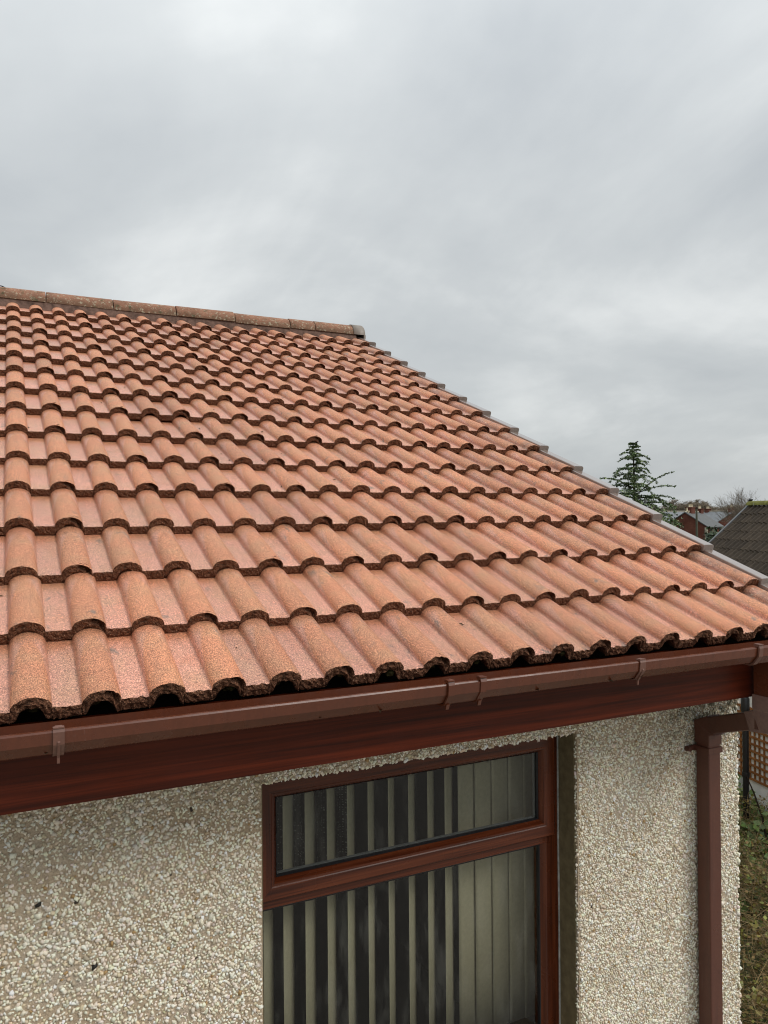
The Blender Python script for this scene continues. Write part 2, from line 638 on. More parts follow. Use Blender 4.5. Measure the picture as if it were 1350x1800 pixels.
M_CAP.node_tree.nodes['Principled BSDF'].inputs['Coat Roughness'].default_value = 0.05
M_CAP.node_tree.nodes['Principled BSDF'].inputs['Specular IOR Level'].default_value = 0.8
M_CEMENT, M_PEB = mat_cement(), mat_pebble()
M_REVEAL = mat_simple('olive painted reveal', (0.155, 0.125, 0.070), 0.8, 0.2, 0.3, 26, 0.5, 0.002)
M_SEAL = mat_simple('grey sealant', (0.30, 0.30, 0.28), 0.6, 0.3, 0.4, 40)
M_GASKET = mat_simple('black gasket', (0.012, 0.012, 0.014), 0.4, 0.4, 0.2)
M_BEAD = mat_simple('silver grey spacer', (0.16, 0.17, 0.19), 0.35, 0.5, 0.2)
M_GLASS = mat_glass()
M_VANE = mat_simple('blind fabric', (0.42, 0.385, 0.295), 0.85, 0.15, 0.08, 60)
M_ROOM = mat_simple('dark room', (0.06, 0.055, 0.05), 0.9, 0.1, 0.2, 3)
M_DARK = mat_simple('roof void', (0.03, 0.022, 0.018), 0.95, 0.05, 0.3, 8)
M_BLACK = mat_pvc('black pipe plastic', (0.016, 0.016, 0.018), 0.35, 0.3)

# ------------------------------------------------------------------ the setting: ground
def ground_z(x, y):
    d = math.hypot(x, y)
    t = min(max((d - 14) / 75.0, 0), 1)
    return -2.62 - 4.6 * (t * t * (3 - 2 * t))


gb = MB()
radii = [0, 4, 8, 12, 16, 22, 30, 40, 55, 75, 100, 150, 250, 500, 1000, 2500]
NA = 48
gv = [(0, 0, ground_z(0, 0))]
for r_ in radii[1:]:
    for k in range(NA):
        a = 2 * math.pi * k / NA
        gv.append((r_ * math.sin(a), r_ * math.cos(a), ground_z(r_ * math.sin(a), r_ * math.cos(a))))
gf = [(0, 1 + (k + 1) % NA, 1 + k) for k in range(NA)]
for i in range(len(radii) - 2):
    for k in range(NA):
        a, b = 1 + i * NA, 1 + (i + 1) * NA
        gf.append((a + k, a + (k + 1) % NA, b + (k + 1) % NA, b + k))
gb.add(gv, gf, 0, True)
Mg = Mat('grass and gravel', rough=0.95, spec=0.1)
gn = Mg.noise(0.9, 6, 0.65)
gc = Mg.ramp(gn, [(0.3, (0.035, 0.05, 0.02)), (0.5, (0.06, 0.075, 0.03)), (0.7, (0.10, 0.095, 0.05))])
gx = Mg.xyz()
near = Mg.step(Mg.math('ADD', gx[1], Mg.noise(1.5, 3, 0.6)), 1.6, -0.4)
near = Mg.math('MULTIPLY', near, Mg.step(gx[1], -9.0, -7.0))
gc = Mg.mix(near, gc, Mg.ramp(Mg.noise(60, 3, 0.7), [(0.3, (0.24, 0.22, 0.20)), (0.7, (0.40, 0.37, 0.33))]))  # pale gravel, out of view, brightened to bounce light onto the wall
Mg.base(gc)
tag(gb.build('ground', Mg.m), kind='structure')

# ------------------------------------------------------------------ the bungalow
house = empty('bungalow', (1.0, 3.0, -2.6), 'bungalow with an orange concrete tiled roof, brown gutter and pebble-dashed wall in front', 'house')
HINV = Matrix.Translation(house.location).inverted()


def hp(o, parent=None):
    """parent to the house (or one of its parts), keeping world coordinates."""
    o.parent = parent or house
    if parent is None:
        o.matrix_parent_inverse = HINV
    return o


TH = R(24.92)
GAUGE = 0.3208
DS = [0.0169, 0.0037, -0.0074, -0.0010, -0.0017, -0.0152, -0.0083, -0.0058, 0.0070, 0.0025, 0.0035, 0.0019, 0.0006, 0.0010, 0.0024]
DX = [0.0070, 0.0057, -0.0051, -0.0058, -0.0074, -0.0026, -0.0016, -0.0009, -0.0019, -0.0008, 0.0002, 0.0006, 0.0019, 0.0023, 0.0029]
PITCH, HR, TP = 0.15, 0.032, 0.034      # roll spacing, roll height, tile thickness
RIDGE_Y, RIDGE_Z = 4.39, 2.000
X_END = 2.70                              # last roll of the verge

# roof deck (under the tiles) and the far slope
deck = MB()
cs, sn = math.cos(TH), math.sin(TH)
dk = -0.135


def rp(x, s, w):
    return (x, s * cs - w * sn, s * sn + w * cs)


pA = rp(0, 0.045, dk)
ry = RIDGE_Y
rz = pA[2] + (ry - pA[1]) * math.tan(TH)
prof = [(pA[1], pA[2]), (ry, rz), (2 * ry - pA[1], pA[2]), (2 * ry - pA[1], pA[2] - 0.04), (ry, rz - 0.05), (pA[1], pA[2] - 0.03)]
deck.prism(prof, 0, -2.60, 2.735)
roof = hp(deck.build('roof', M_DARK))
# far slope covering, one sheet with rolls
fs = MB()
npx = 36 * 6
v = []
for r_ in (0.0, 1.0):
    for i in range(npx + 1):
        x = -2.6 + 5.34 * i / npx
        w = 0.028 * max(0, math.cos(2 * math.pi * (x / PITCH))) ** 0.8
        yy = ry + 0.05 + r_ * (ry - pA[1] - 0.05)
        v.append((x, yy, rz + 0.055 + w - (yy - ry) * math.tan(TH)))
fs.add(v, [(i, i + 1, npx + 2 + i, npx + 1 + i) for i in range(npx)], 0, True)
o = fs.build('far_slope_tiles', T_RIDGE, roof)


# one double-roll tile, origin on the crest of its first roll at the nose
def tile_mesh(name, x0, x1, centres, seed, rag=1.0, notch=False):
    rd = random.Random(seed)
    xs = []
    a = 0.0435
    for c_ in centres:
        xs += [c_ + a * math.cos(math.pi * (1 - k / 16)) for k in range(17)]
    xs = [x for x in xs if x0 <= x <= x1]
    g = x0
    grid = []
    while g < x1:
        if all(abs(g - c_) > a + 0.002 for c_ in centres):
            grid.append(g)
        g += 0.0065
    xs = sorted(set(round(x, 5) for x in xs + grid + [x0, x1]))

    def top(x):
        w = -HR
        for c_ in centres:
            d = abs(x - c_) / a
            if d < 1:
                w = max(w, -HR + HR * math.sqrt(1 - d * d) ** 0.92)
        return w

    def bot(x):
        w = -HR - TP
        for c_ in centres:
            d = abs(x - c_) / 0.031
            if d < 1:
                w = max(w, -HR - TP + 0.036 * math.sqrt(1 - d * d))
        return w
    n = len(xs)
    L = 0.40
    tilt = math.tan(R(6.0))
    mb = MB()
    # nose jitter
    jv = [(rd.gauss(0, 0.0011) + (0.004 * rd.random() ** 4)) * rag for _ in xs]
    jw = [min(0, rd.gauss(-0.0005, 0.0009)) * rag for _ in xs]
    V = []
    for (vv, lip) in ((0.0, 1), (0.006, 0), (0.16, 0), (L, 0)):
        for i, x in enumerate(xs):
            V.append((x, vv + (max(0, jv[i]) if lip else 0), top(x) + (jw[i] - 0.0012 if lip else 0) - vv * tilt))
    F = [(r_ * n + i, r_ * n + i + 1, (r_ + 1) * n + i + 1, (r_ + 1) * n + i) for r_ in range(3) for i in range(n - 1)]
    mb.add(V, F, 0, True)
    # nose face
    V = []
    rows = 6
    for k in range(rows):
        t = k / (rows - 1)
        for i, x in enumerate(xs):
            zt, zb = top(x) + jw[i] - 0.0012, bot(x)
            jz = rd.gauss(0, 0.0009) * rag if 0 < k < rows - 1 else 0
            vv = max(0, jv[i]) if k == 0 else (rd.gauss(0, 0.0017) * rag + 0.0012 * t)
            if k == rows - 1:
                vv += 0.002
                jz = rd.gauss(0, 0.0012) * rag
            zz = zt + (zb - zt) * t + jz
            if notch and x > centres[-1] + 0.002 and x < centres[-1] + 0.040:
                # broken side lap on the outer half of the last roll
                if k in (0, 1):
                    vv += 0.006 + 0.012 * notch_r(rd)
                    zz += 0.002 * rd.random()
                elif k == 2:
                    vv += 0.020
                elif k == 3:
                    vv += 0.004 * rd.random()
                else:
                    vv += 0.001
            V.append((x, vv, zz))
    F = [(r_ * n + i, r_ * n + i + 1, (r_ + 1) * n + i + 1, (r_ + 1) * n + i) for r_ in range(rows - 1) for i in range(n - 1)]
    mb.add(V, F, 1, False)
    # underside and tail, sides
    V = []
    for vv in (0.003, L):
        for x in xs:
            V.append((x, vv, bot(x) - vv * tilt + (0.0 if vv < 0.01 else 0.004)))
    F = [(i, i + 1, n + i + 1, n + i) for i in range(n - 1)]
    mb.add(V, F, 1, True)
    for i in (0, n - 1):
        x = xs[i]
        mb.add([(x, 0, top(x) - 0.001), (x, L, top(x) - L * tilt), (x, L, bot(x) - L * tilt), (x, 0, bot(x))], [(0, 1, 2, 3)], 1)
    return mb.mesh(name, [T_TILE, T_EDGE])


def notch_r(rd):
    return rd.random() ** 2


tiles = [tile_mesh('roof_tile', -0.109, 0.1955, (0.0, 0.15), 10 + k, 0.75, k % 3 != 2) for k in range(5)]
eaves_tiles = [tile_mesh('roof_tile', -0.109, 0.1955, (0.0, 0.15), 30 + k, 1.35, k % 3 != 2) for k in range(4)]
half_tiles = [tile_mesh('roof_tile', -0.109, 0.0455, (0.0,), 50 + k, 1.0) for k in range(3)]
for me_ in half_tiles:
    me_.materials[0] = T_VERGE


def slope_matrix(x, s, w=0.0, rz_=0.0, pitch=0.0):
    # local x along the eaves, local y up the slope, local z out of the roof
    return Matrix.Translation((x, s * cs - w * sn, s * sn + w * cs)) @ Matrix.Rotation(TH + pitch, 4, 'X') @ Matrix.Rotation(rz_, 4, 'Z')


for c_ in range(15):
    s = GAUGE * c_ + DS[c_]
    for k in range(-8, 10):
        rt = random.Random(1000 + c_ * 50 + k)
        x = 0.30 * k + DX[c_] + rt.gauss(0, 0.0012)
        me = (half_tiles if k == 9 else (eaves_tiles if c_ == 0 else tiles))
        me = me[rt.randrange(len(me))]
        mw = slope_matrix(x, s + rt.gauss(0, 0.0022), rt.gauss(0.0005, 0.0012), R(rt.gauss(0, 0.22)), R(rt.gauss(0, 0.25)))
        link_mesh('roof_tile', me, roof, mw)

# moss lumps sitting in the hollow of the eaves rolls
mo = MB()
for k in range(-16, 19):
    rt = random.Random(k + 77)
    for q in range(3):
        c0 = Vector((k * PITCH + rt.uniform(-0.02, 0.02), 0.05 + rt.uniform(0, 0.04), -0.040 + rt.uniform(-0.012, 0.006) + 0.02))
        rr = rt.uniform(0.008, 0.016)
        pts = []
        for i in range(5):
            for j in range(8):
                ph, t2 = math.pi * i / 4, 2 * math.pi * j / 8
                q_ = Vector((math.sin(ph) * math.cos(t2), math.sin(ph) * math.sin(t2), 0.7 * math.cos(ph))) * rr * rt.uniform(0.75, 1.25)
                pts.append(c0 + q_)
        mo.add(pts, [(i * 8 + j, i * 8 + (j + 1) % 8, (i + 1) * 8 + (j + 1) % 8, (i + 1) * 8 + j) for i in range(4) for j in range(8)], 0, False)
M_MOSS = mat_simple('moss', (0.035, 0.032, 0.014), 0.95, 0.05, 0.5, 90, 0.8, 0.004)
tag(mo.build('moss', M_MOSS, roof), kind='stuff')

# bits of leaf and grit lying on the tiles
dbs = MB()
for k in range(60):
    rt = random.Random(k + 900)
    c_ = rt.randrange(0, 9)
    sx, sv = rt.uniform(-0.1, 2.6), rt.uniform(0.02, 0.27)
    xr = (sx / PITCH) - round(sx / PITCH)
    if abs(xr) < 0.30:
        continue
    ss = GAUGE * c_ + DS[c_] + sv
    c0 = Vector(rp(sx, ss, -HR - sv * math.tan(R(6.0)) + 0.003))
    a, l_, w_ = rt.uniform(0, 6.28), rt.uniform(0.004, 0.012), rt.uniform(0.002, 0.005)
    d1 = Vector((math.cos(a), math.sin(a) * cs, math.sin(a) * sn))
    d2 = Vector((-math.sin(a), math.cos(a) * cs, math.cos(a) * sn))
    dbs.add([c0 - d1 * l_, c0 + d2 * w_ + Vector((0, 0, 0.003)), c0 + d1 * l_ + Vector((0, 0, 0.002)), c0 - d2 * w_ + Vector((0, 0, 0.003))], [(0, 1, 2, 3)])
tag(dbs.build('debris', M_MOSS, roof), kind='stuff')

# ridge: mortar bed, half-round tiles, end cap
bed = MB()
bed.prism([(RIDGE_Y - 0.118, RIDGE_Z - 0.095), (RIDGE_Y - 0.088, RIDGE_Z + 0.02), (RIDGE_Y + 0.088, RIDGE_Z + 0.02), (RIDGE_Y + 0.118, RIDGE_Z - 0.095)], 0, -2.6, 2.715)
bed.build('mortar_bed', M_MORTAR, roof)


def ridge_mesh(length, seed):
    mb = MB()
    rd = random.Random(seed)
    ro, ri, n = 0.103, 0.086, 22
    V = []
    xs = [0, 0.004, length * 0.5, length - 0.004, length]
    for i, x in enumerate(xs):
        e_ = 0.003 if i in (0, 4) else 0
        for k in range(n + 1):
            a = math.pi * k / n
            r_ = ro - e_ + rd.gauss(0, 0.0006)
            V.append((x, -r_ * math.cos(a), r_ * math.sin(a) * 0.96))
    mb.add(V, [(i * (n + 1) + k, i * (n + 1) + k + 1, (i + 1) * (n + 1) + k + 1, (i + 1) * (n + 1) + k) for i in range(4) for k in range(n)], 0, True)
    for x in (0, length):
        V = []
        for k in range(n + 1):
            a = math.pi * k / n
            V += [(x, -(ro - 0.003) * math.cos(a), (ro - 0.003) * math.sin(a) * 0.96), (x, -ri * math.cos(a), ri * math.sin(a) * 0.96)]
        mb.add(V, [(2 * k, 2 * k + 2, 2 * k + 3, 2 * k + 1) for k in range(n)], 0)
    for sgn in (-1, 1):
        mb.add([(0, sgn * ro, 0), (length, sgn * ro, 0), (length, sgn * ri, 0), (0, sgn * ri, 0)], [(0, 1, 2, 3)], 0)
    return mb.mesh('ridge_tile', [T_RIDGE])


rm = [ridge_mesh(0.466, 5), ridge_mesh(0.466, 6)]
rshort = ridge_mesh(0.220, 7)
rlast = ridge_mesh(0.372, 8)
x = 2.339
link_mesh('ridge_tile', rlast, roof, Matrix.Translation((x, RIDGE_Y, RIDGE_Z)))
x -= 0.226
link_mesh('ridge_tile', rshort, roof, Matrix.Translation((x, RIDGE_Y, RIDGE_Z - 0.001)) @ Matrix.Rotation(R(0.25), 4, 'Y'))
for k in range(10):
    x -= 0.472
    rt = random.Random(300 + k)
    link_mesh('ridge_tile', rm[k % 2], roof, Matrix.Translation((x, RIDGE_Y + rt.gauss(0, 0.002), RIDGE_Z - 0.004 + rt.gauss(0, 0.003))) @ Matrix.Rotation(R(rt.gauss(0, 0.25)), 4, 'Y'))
cap = MB()
n = 20
V = []
for (x, r_) in ((2.690, 0.1050), (2.690, 0.1100), (2.790, 0.1100), (2.800, 0.103), (2.800, 0.0)):
    for k in range(n + 1):
        a = math.pi * k / n
        V.append((x, RIDGE_Y - r_ * math.cos(a), RIDGE_Z + r_ * math.sin(a) * 0.97))
cap.add(V, [(i * (n + 1) + k, i * (n + 1) + k + 1, (i + 1) * (n + 1) + k + 1, (i + 1) * (n + 1) + k) for i in range(4) for k in range(n)], 0, True)
cap.box((2.785, RIDGE_Y - 0.110, RIDGE_Z - 0.06), (2.800, RIDGE_Y + 0.110, RIDGE_Z + 0.001))
cap.build('ridge_end_cap', mat_pvc('weathered ridge end', (0.21, 0.175, 0.145), 0.5, 0.4, 12), roof)

# dry-verge caps, one to a course
cm = MB()
Lc = 0.345
sec0 = [(0.036, -0.030), (0.036, 0.000), (0.039, 0.003), (0.086, 0.003), (0.095, -0.001), (0.099, -0.009), (0.099, -0.115), (0.093, -0.115), (0.093, -0.034), (0.088, -0.030)]
cm.sweep([[(x_, vv - 0.003, w_ - vv * math.tan(R(4.5)) + dw) for (x_, w_) in sec0] for (vv, dw) in ((0.0, 0.0), (0.03, 0.0), (Lc, 0.0))])
cap_me = cm.mesh('verge_cap', [M_CAP])
for c_ in range(15):
    s = GAUGE * c_ + DS[c_]
    rt = random.Random(700 + c_)
    link_mesh('verge_cap', cap_me, roof, slope_matrix(X_END + DX[c_] + rt.gauss(0, 0.001), s - 0.004, 0.0, 0, R(rt.gauss(0, 0.15))))

# bargeboard under the verge
bb = MB()
bb.prism([(0.06, -0.06), (RIDGE_Y, -0.06 + (RIDGE_Y - 0.06) * math.tan(TH)), (2 * RIDGE_Y - 0.06, -0.06), (2 * RIDGE_Y - 0.06, -0.25), (RIDGE_Y, -0.25 + (RIDGE_Y - 0.06) * math.tan(TH)), (0.06, -0.25)], 0, 2.752, 2.772)
hp(bb.build('bargeboard', M_FASCIA))

# ------------------------------------------------------------------ walls
WY, WX = 0.386, 2.698                     # front wall face, gable wall face
OX0, OX1, OZ0, OZ1 = 0.647, 1.853, -1.66, -0.402    # window opening
GZ = -2.75
wb = MB()
wb.box((-2.4, WY, GZ), (OX0, WY + 0.095, -0.20))
wb.box((-2.4, WY + 0.095, GZ), (0.600, WY + 0.26, -0.20))
wb.box((OX1, WY, GZ), (WX, WY + 0.26, -0.20))
wb.box((OX0, WY, OZ1), (OX1, WY + 0.095, -0.20))
wb.box((0.600, WY + 0.095, OZ1), (OX1, WY + 0.26, -0.20))
wb.box((OX0, WY, GZ), (OX1, WY + 0.095, OZ0))
wb.box((0.600, WY + 0.095, GZ), (OX1, WY + 0.26, OZ0))
# gable wall and the rest of the body
gy1 = 2 * RIDGE_Y - WY
wb.prism([(WY + 0.26, GZ), (WY + 0.26, -0.07 + (WY + 0.26 - 0.06) * math.tan(TH) - 0.10), (RIDGE_Y, (RIDGE_Y - 0.06) * math.tan(TH) - 0.17), (gy1, -0.2), (gy1, GZ)], 0, WX - 0.26, WX)
wb.box((-2.4, gy1 - 0.26, GZ), (WX - 0.26, gy1, -0.2))
wb.box((-2.4, WY + 0.26, GZ), (-2.2, gy1 - 0.26, -0.2))
wall = hp(wb.build('wall', M_CEMENT))

# smooth reveal lining (right side, left side, head)
rv = MB()
rv.box((OX1 - 0.006, WY + 0.012, OZ0), (OX1 + 0.002, WY + 0.25, OZ1))
rv.box((OX0 - 0.002, WY + 0.012, OZ0), (OX0 + 0.006, WY + 0.097, OZ1))
rv.box((OX0 + 0.006, WY + 0.012, OZ1 - 0.005), (OX1 - 0.006, WY + 0.25, OZ1 + 0.002))
rv.build('window_reveal', M_REVEAL, wall)

# window sill
sl = MB()
sl.prism([(WY - 0.045, OZ0 - 0.02), (WY - 0.045, OZ0 + 0.025), (WY + 0.11, OZ0 + 0.04), (WY + 0.11, OZ0 - 0.02)], 0, OX0 + 0.008, OX1 - 0.008)
sl.build('window_sill', M_CEMENT, wall)

# dry-dash pebbles: angular chips bedded in the cement
ico = np.array([(x_, y_, z_) for z_ in (-1, 1) for y_ in (-1, 1) for x_ in (-1, 1)], dtype=float) * 0.80
icf = np.array([(0, 2, 3), (0, 3, 1), (4, 5, 7), (4, 7, 6), (0, 1, 5), (0, 5, 4), (2, 6, 7), (2, 7, 3), (0, 4, 6), (0, 6, 2), (1, 3, 7), (1, 7, 5)])
NPV = 8


def smooth_field(u, v, seed, s):
    r_ = np.random.default_rng(seed)
    out = np.zeros_like(u)
    for k in range(6):
        a, b, ph = r_.normal(0, s), r_.normal(0, s), r_.uniform(0, 6.28)
        out += np.sin(a * u + b * v + ph)
    return out / 2.5


PB_V, PB_F, PB_C = [], [], []
pb_off = 0


def dash(u0, u1, v0, v1, pitch, keep, to_world, size=0.0056, seed=1, mask=None):
    """scatter pebbles on a rectangle (u,v); to_world maps u,v,out -> xyz arrays."""
    global pb_off
    r_ = np.random.default_rng(seed)
    nu, nv = int((u1 - u0) / pitch), int((v1 - v0) / (pitch * 0.87))
    U, Vv = np.meshgrid(np.arange(nu), np.arange(nv))
    U = U + 0.5 * (Vv % 2)
    u = u0 + (U.ravel() + 0.5) * pitch + r_.normal(0, pitch * 0.19, U.size)
    v = v0 + (Vv.ravel() + 0.5) * pitch * 0.87 + r_.normal(0, pitch * 0.19, U.size)
    pr = keep + 0.16 * smooth_field(u, v, seed + 5, 9) + 0.10 * smooth_field(u, v, seed + 6, 28)
    ok = (r_.random(u.size) < pr) & (u > u0) & (u < u1) & (v > v0) & (v < v1)
    if mask is not None:
        ok &= mask(u, v)
    u, v = u[ok], v[ok]
    n_ = u.size
    sc = size * np.exp(np.clip(r_.normal(0, 0.24, (n_, 1)), -0.6, 0.5))
    ax = np.stack([np.ones(n_) * r_.uniform(0.9, 1.4, n_), r_.uniform(0.65, 1.0, n_), r_.uniform(0.5, 0.8, n_)], 1) * sc
    P = ico[None] * (1 + r_.normal(0, 0.17, (n_, NPV, 1))) + r_.normal(0, 0.17, (n_, NPV, 3))
    P[:, 4:, :2] *= r_.uniform(0.62, 0.95, (n_, 1, 1))
    P = P * ax[:, None, :]
    a = r_.uniform(0, math.pi, n_)
    ca, sa = np.cos(a)[:, None], np.sin(a)[:, None]
    b = r_.normal(0, 0.35, n_)
    cb, sb = np.cos(b)[:, None], np.sin(b)[:, None]
    lu = P[..., 0] * ca - P[..., 1] * sa
    lv = P[..., 0] * sa + P[..., 1] * ca
    lw = P[..., 2]
    lu, lw = lu * cb - lw * sb, lu * sb + lw * cb
    out = lw + (ax[:, 2] * r_.uniform(-0.12, 0.45, n_))[:, None]
    W = to_world(u[:, None] + lu, v[:, None] + lv, out)
    base = np.array([0.87, 0.795, 0.655])
    t = r_.random(n_)
    cc = base[None] * np.exp(r_.normal(0.0, 0.13, (n_, 1))) * (1 + r_.normal(0, 0.03, (n_, 3)))
    cc[t < 0.16] = cc[t < 0.16] * np.array([0.72, 0.66, 0.58])
    cc[(t > 0.16) & (t < 0.24)] *= np.array([0.80, 0.80, 0.82])
    cc[(t > 0.24) & (t < 0.247)] = (0.42, 0.27, 0.12)
    cc[(t > 0.262) & (t < 0.2626)] = (0.055, 0.04, 0.03)
    cc = np.clip(cc, 0.02, 0.88)
    PB_V.append(W.reshape(-1, 3))
    PB_F.append((icf[None] + (np.arange(n_) * NPV)[:, None, None] + pb_off).reshape(-1, 3))
    PB_C.append(np.repeat(cc, NPV, 0))
    pb_off += n_ * NPV


front = lambda u, v, w: np.stack([u, WY - w, v], -1)
gable = lambda u, v, w: np.stack([WX + w, u, v], -1)
reveal_r = lambda u, v, w: np.stack([np.full_like(u, OX1) - w, u, v], -1)
dash(-1.3, OX0 - 0.003, -1.75, -0.215, 0.0098, 0.86, front, 0.0048, 11)
dash(OX1 + 0.004, WX - 0.002, -2.0, -0.215, 0.0092, 0.94, front, 0.0045, 12)
dash(OX0 - 0.003, OX1 + 0.004, OZ1 + 0.003, -0.215, 0.0092, 0.92, front, 0.0045, 13)
dash(WY + 0.002, WY + 0.75, -2.0, -0.215, 0.0096, 0.90, gable, 0.0046, 14)
# ragged pebbles hanging on the arrises of the opening and the corner
dash(OX0, OX1, OZ1 - 0.004, OZ1 + 0.006, 0.010, 1.0, lambda u, v, w: np.stack([u, WY + 0.003 - w, v], -1), 0.0058, 15)
dash(WY + 0.001, WY + 0.012, -2.0, OZ1, 0.0104, 1.0, reveal_r, 0.0052, 16)
dash(WX - 0.004, WX + 0.004, -2.0, -0.215, 0.0075, 1.0, front, 0.0060, 17)
# three near-black stones that stand out on the pale wall
for (bx, bz) in ((0.031, -0.624), (0.171, -0.824)):
    P = ico * np.array([0.0085, 0.005, 0.0050]) + rng.normal(0, 0.0013, (NPV, 3))
    PB_V.append(np.stack([bx + P[:, 0], WY - 0.003 + P[:, 1], bz + P[:, 2] + 0.3 * P[:, 0]], -1))
    PB_F.append(icf + pb_off)
    PB_C.append(np.tile(np.array([[0.02, 0.017, 0.014]]), (NPV, 1)))
    pb_off += NPV
me = np_mesh('pebble_dash', np.concatenate(PB_V), np.concatenate(PB_F), M_PEB, np.concatenate(PB_C))
tag(link_mesh('pebble_dash', me, wall), kind='stuff')

# ------------------------------------------------------------------ soffit, fascia, gutter
FY, FZB = 0.05, -0.2575
sf = MB()
sf.box((-2.55, FY + 0.022, FZB + 0.004), (2.75, WY - 0.004, FZB + 0.014))
hp(sf.build('soffit', M_FASCIA))
fb = MB()
fb.prism([(FY, FZB), (FY, -0.062), (FY + 0.020, -0.062), (FY + 0.020, FZB + 0.018), (FY + 0.32, FZB + 0.018), (FY + 0.32, FZB + 0.0155), (FY + 0.0215, FZB + 0.0155), (FY + 0.0215, FZB)], 0, -2.6, 2.751)
fascia = hp(fb.build('fascia', M_FASCIA))

gm = MB()
GLZ = -0.053
gp_out = [(0.0465, -0.060), (0.043, -0.104), (0.034, -0.113), (-0.035, -0.113), (-0.047, -0.108), (-0.0675, -0.083), (-0.071, -0.057), (-0.069, GLZ), (-0.058, GLZ), (-0.0575, -0.057),
          (-0.0655, -0.0585), (-0.063, -0.0815), (-0.0445, -0.1045), (-0.034, -0.1095), (0.032, -0.1095), (0.040, -0.102), (0.043, -0.060)]
gm.prism(gp_out, 0, -2.65, 2.765)
gutter = hp(gm.build('gutter', M_GUTTER))
gend = MB()
gend.prism([(0.046, -0.060), (0.043, -0.106), (0.034, -0.116), (-0.035, -0.116), (-0.049, -0.110), (-0.070, -0.084), (-0.073, -0.050)], 0, 2.764, 2.772)
gend.build('stop_end', M_GUTTER, gutter)


def off_profile(d, lo=None):
    # strap hugging the outside of the gutter at clearance d
    return [(0.045, -0.112 - d), (-0.036 - d * 0.3, -0.1135 - d), (-0.048 - d * 0.6, -0.109 - d * 0.8), (-0.0685 - d, -0.0835 - d * 0.2), (-0.0722 - d, -0.056), (-0.070 - d * 0.7, GLZ + d + 0.001), (-0.054, GLZ + d + 0.002)]


def strap(x, w, t=0.0035):
    a, b = off_profile(0.0006), off_profile(t)
    ring = b + a[::-1]
    mb = MB()
    mb.prism([(p[0], p[1]) for p in ring], 0, x - w / 2, x + w / 2)
    return mb


# support bracket with a tapered hook and a long rib
for bx in (0.059, 1.732):
    s_ = strap(bx, 0.023)
    s_.prism([(bx - 0.0115, -0.0745), (bx + 0.0115, -0.0745), (bx + 0.0065, -0.0545), (bx - 0.0065, -0.0545)], 2, GLZ + 0.0042, GLZ + 0.0072)
    s_.prism([(-0.072, -0.075), (-0.0755, -0.078), (-0.0735, -0.0845), (-0.053, -0.117), (-0.052, -0.130), (-0.047, -0.130), (-0.047, -0.1165)], 0, bx - 0.0028, bx + 0.0028)
    s_.build('gutter_bracket', M_CLIP, gutter, bevel=0.0008)
# union: sleeve with two clip straps
un = MB()
un.prism([(p[0], p[1]) for p in off_profile(0.0030)[:5] + off_profile(0.0004)[:5][::-1]], 0, 1.036, 1.147)
union = un.build('gutter_union', M_GUTTER, gutter)
for bx in (1.040, 1.143):
    s_ = strap(bx, 0.019, 0.0065)
    s_.prism([(bx - 0.012, -0.0785), (bx + 0.010, -0.0785), (bx + 0.008, -0.055), (bx - 0.008, -0.055)], 2, GLZ + 0.0075, GLZ + 0.0105)
    s_.prism([(-0.050, -0.112), (-0.058, -0.112), (-0.052, -0.127), (-0.048, -0.127)], 0, bx - 0.005, bx + 0.005)
    s_.build('union_clip', M_GUTTER, union, bevel=0.0008)
# running outlet
ol = MB()
ol.prism([(p[0], p[1]) for p in off_profile(0.0045)[:6] + off_profile(0.0006)[:6][::-1]], 0, 2.262, 2.52)
SX0, SX1, SY0, SY1 = 2.360, 2.428, -0.036, 0.032
ol.prism([(SX0, SY0), (SX1, SY0), (SX1, SY1), (SX0, SY1)], 2, -0.247, -0.115)
outlet = ol.build('running_outlet', M_GUTTER, gutter, bevel=0.002)
for bx in (2.264, 2.518):
    s_ = strap(bx, 0.019, 0.0070)
    s_.prism([(bx - 0.012, -0.0795), (bx + 0.010, -0.0795), (bx + 0.008, -0.055), (bx - 0.008, -0.055)], 2, GLZ + 0.008, GLZ + 0.011)
    s_.build('outlet_clip', M_CLIP, outlet, bevel=0.0008)

# leaf litter lying in the gutter
lt = MB()
for k in range(46):
    rt = random.Random(k + 5)
    c0 = Vector((rt.uniform(-0.3, 2.7), rt.uniform(-0.055, 0.0), -0.1075))
    a = rt.uniform(0, 6.28)
    l_, w_ = rt.uniform(0.008, 0.03), rt.uniform(0.003, 0.009)
    d1, d2 = Vector((math.cos(a), math.sin(a), 0)), Vector((-math.sin(a), math.cos(a), 0))
    lt.add([c0 - d1 * l_, c0 + d2 * w_ + Vector((0, 0, 0.006)), c0 + d1 * l_ + Vector((0, 0, 0.003)), c0 - d2 * w_ + Vector((0, 0, 0.004))], [(0, 1, 2, 3)])
tag(lt.build('leaf_litter', mat_simple('dead leaf', (0.05, 0.035, 0.02), 0.9, 0.1, 0.5, 30)), kind='stuff')

# ------------------------------------------------------------------ downpipe with swan neck
DPX0, DPX1, DPY0, DPY1 = 2.446, 2.511, 0.306, 0.370


def rect(x0, x1, y0, y1, z):
    return [(x0, y0, z), (x1, y0, z), (x1, y1, z), (x0, y1, z)]


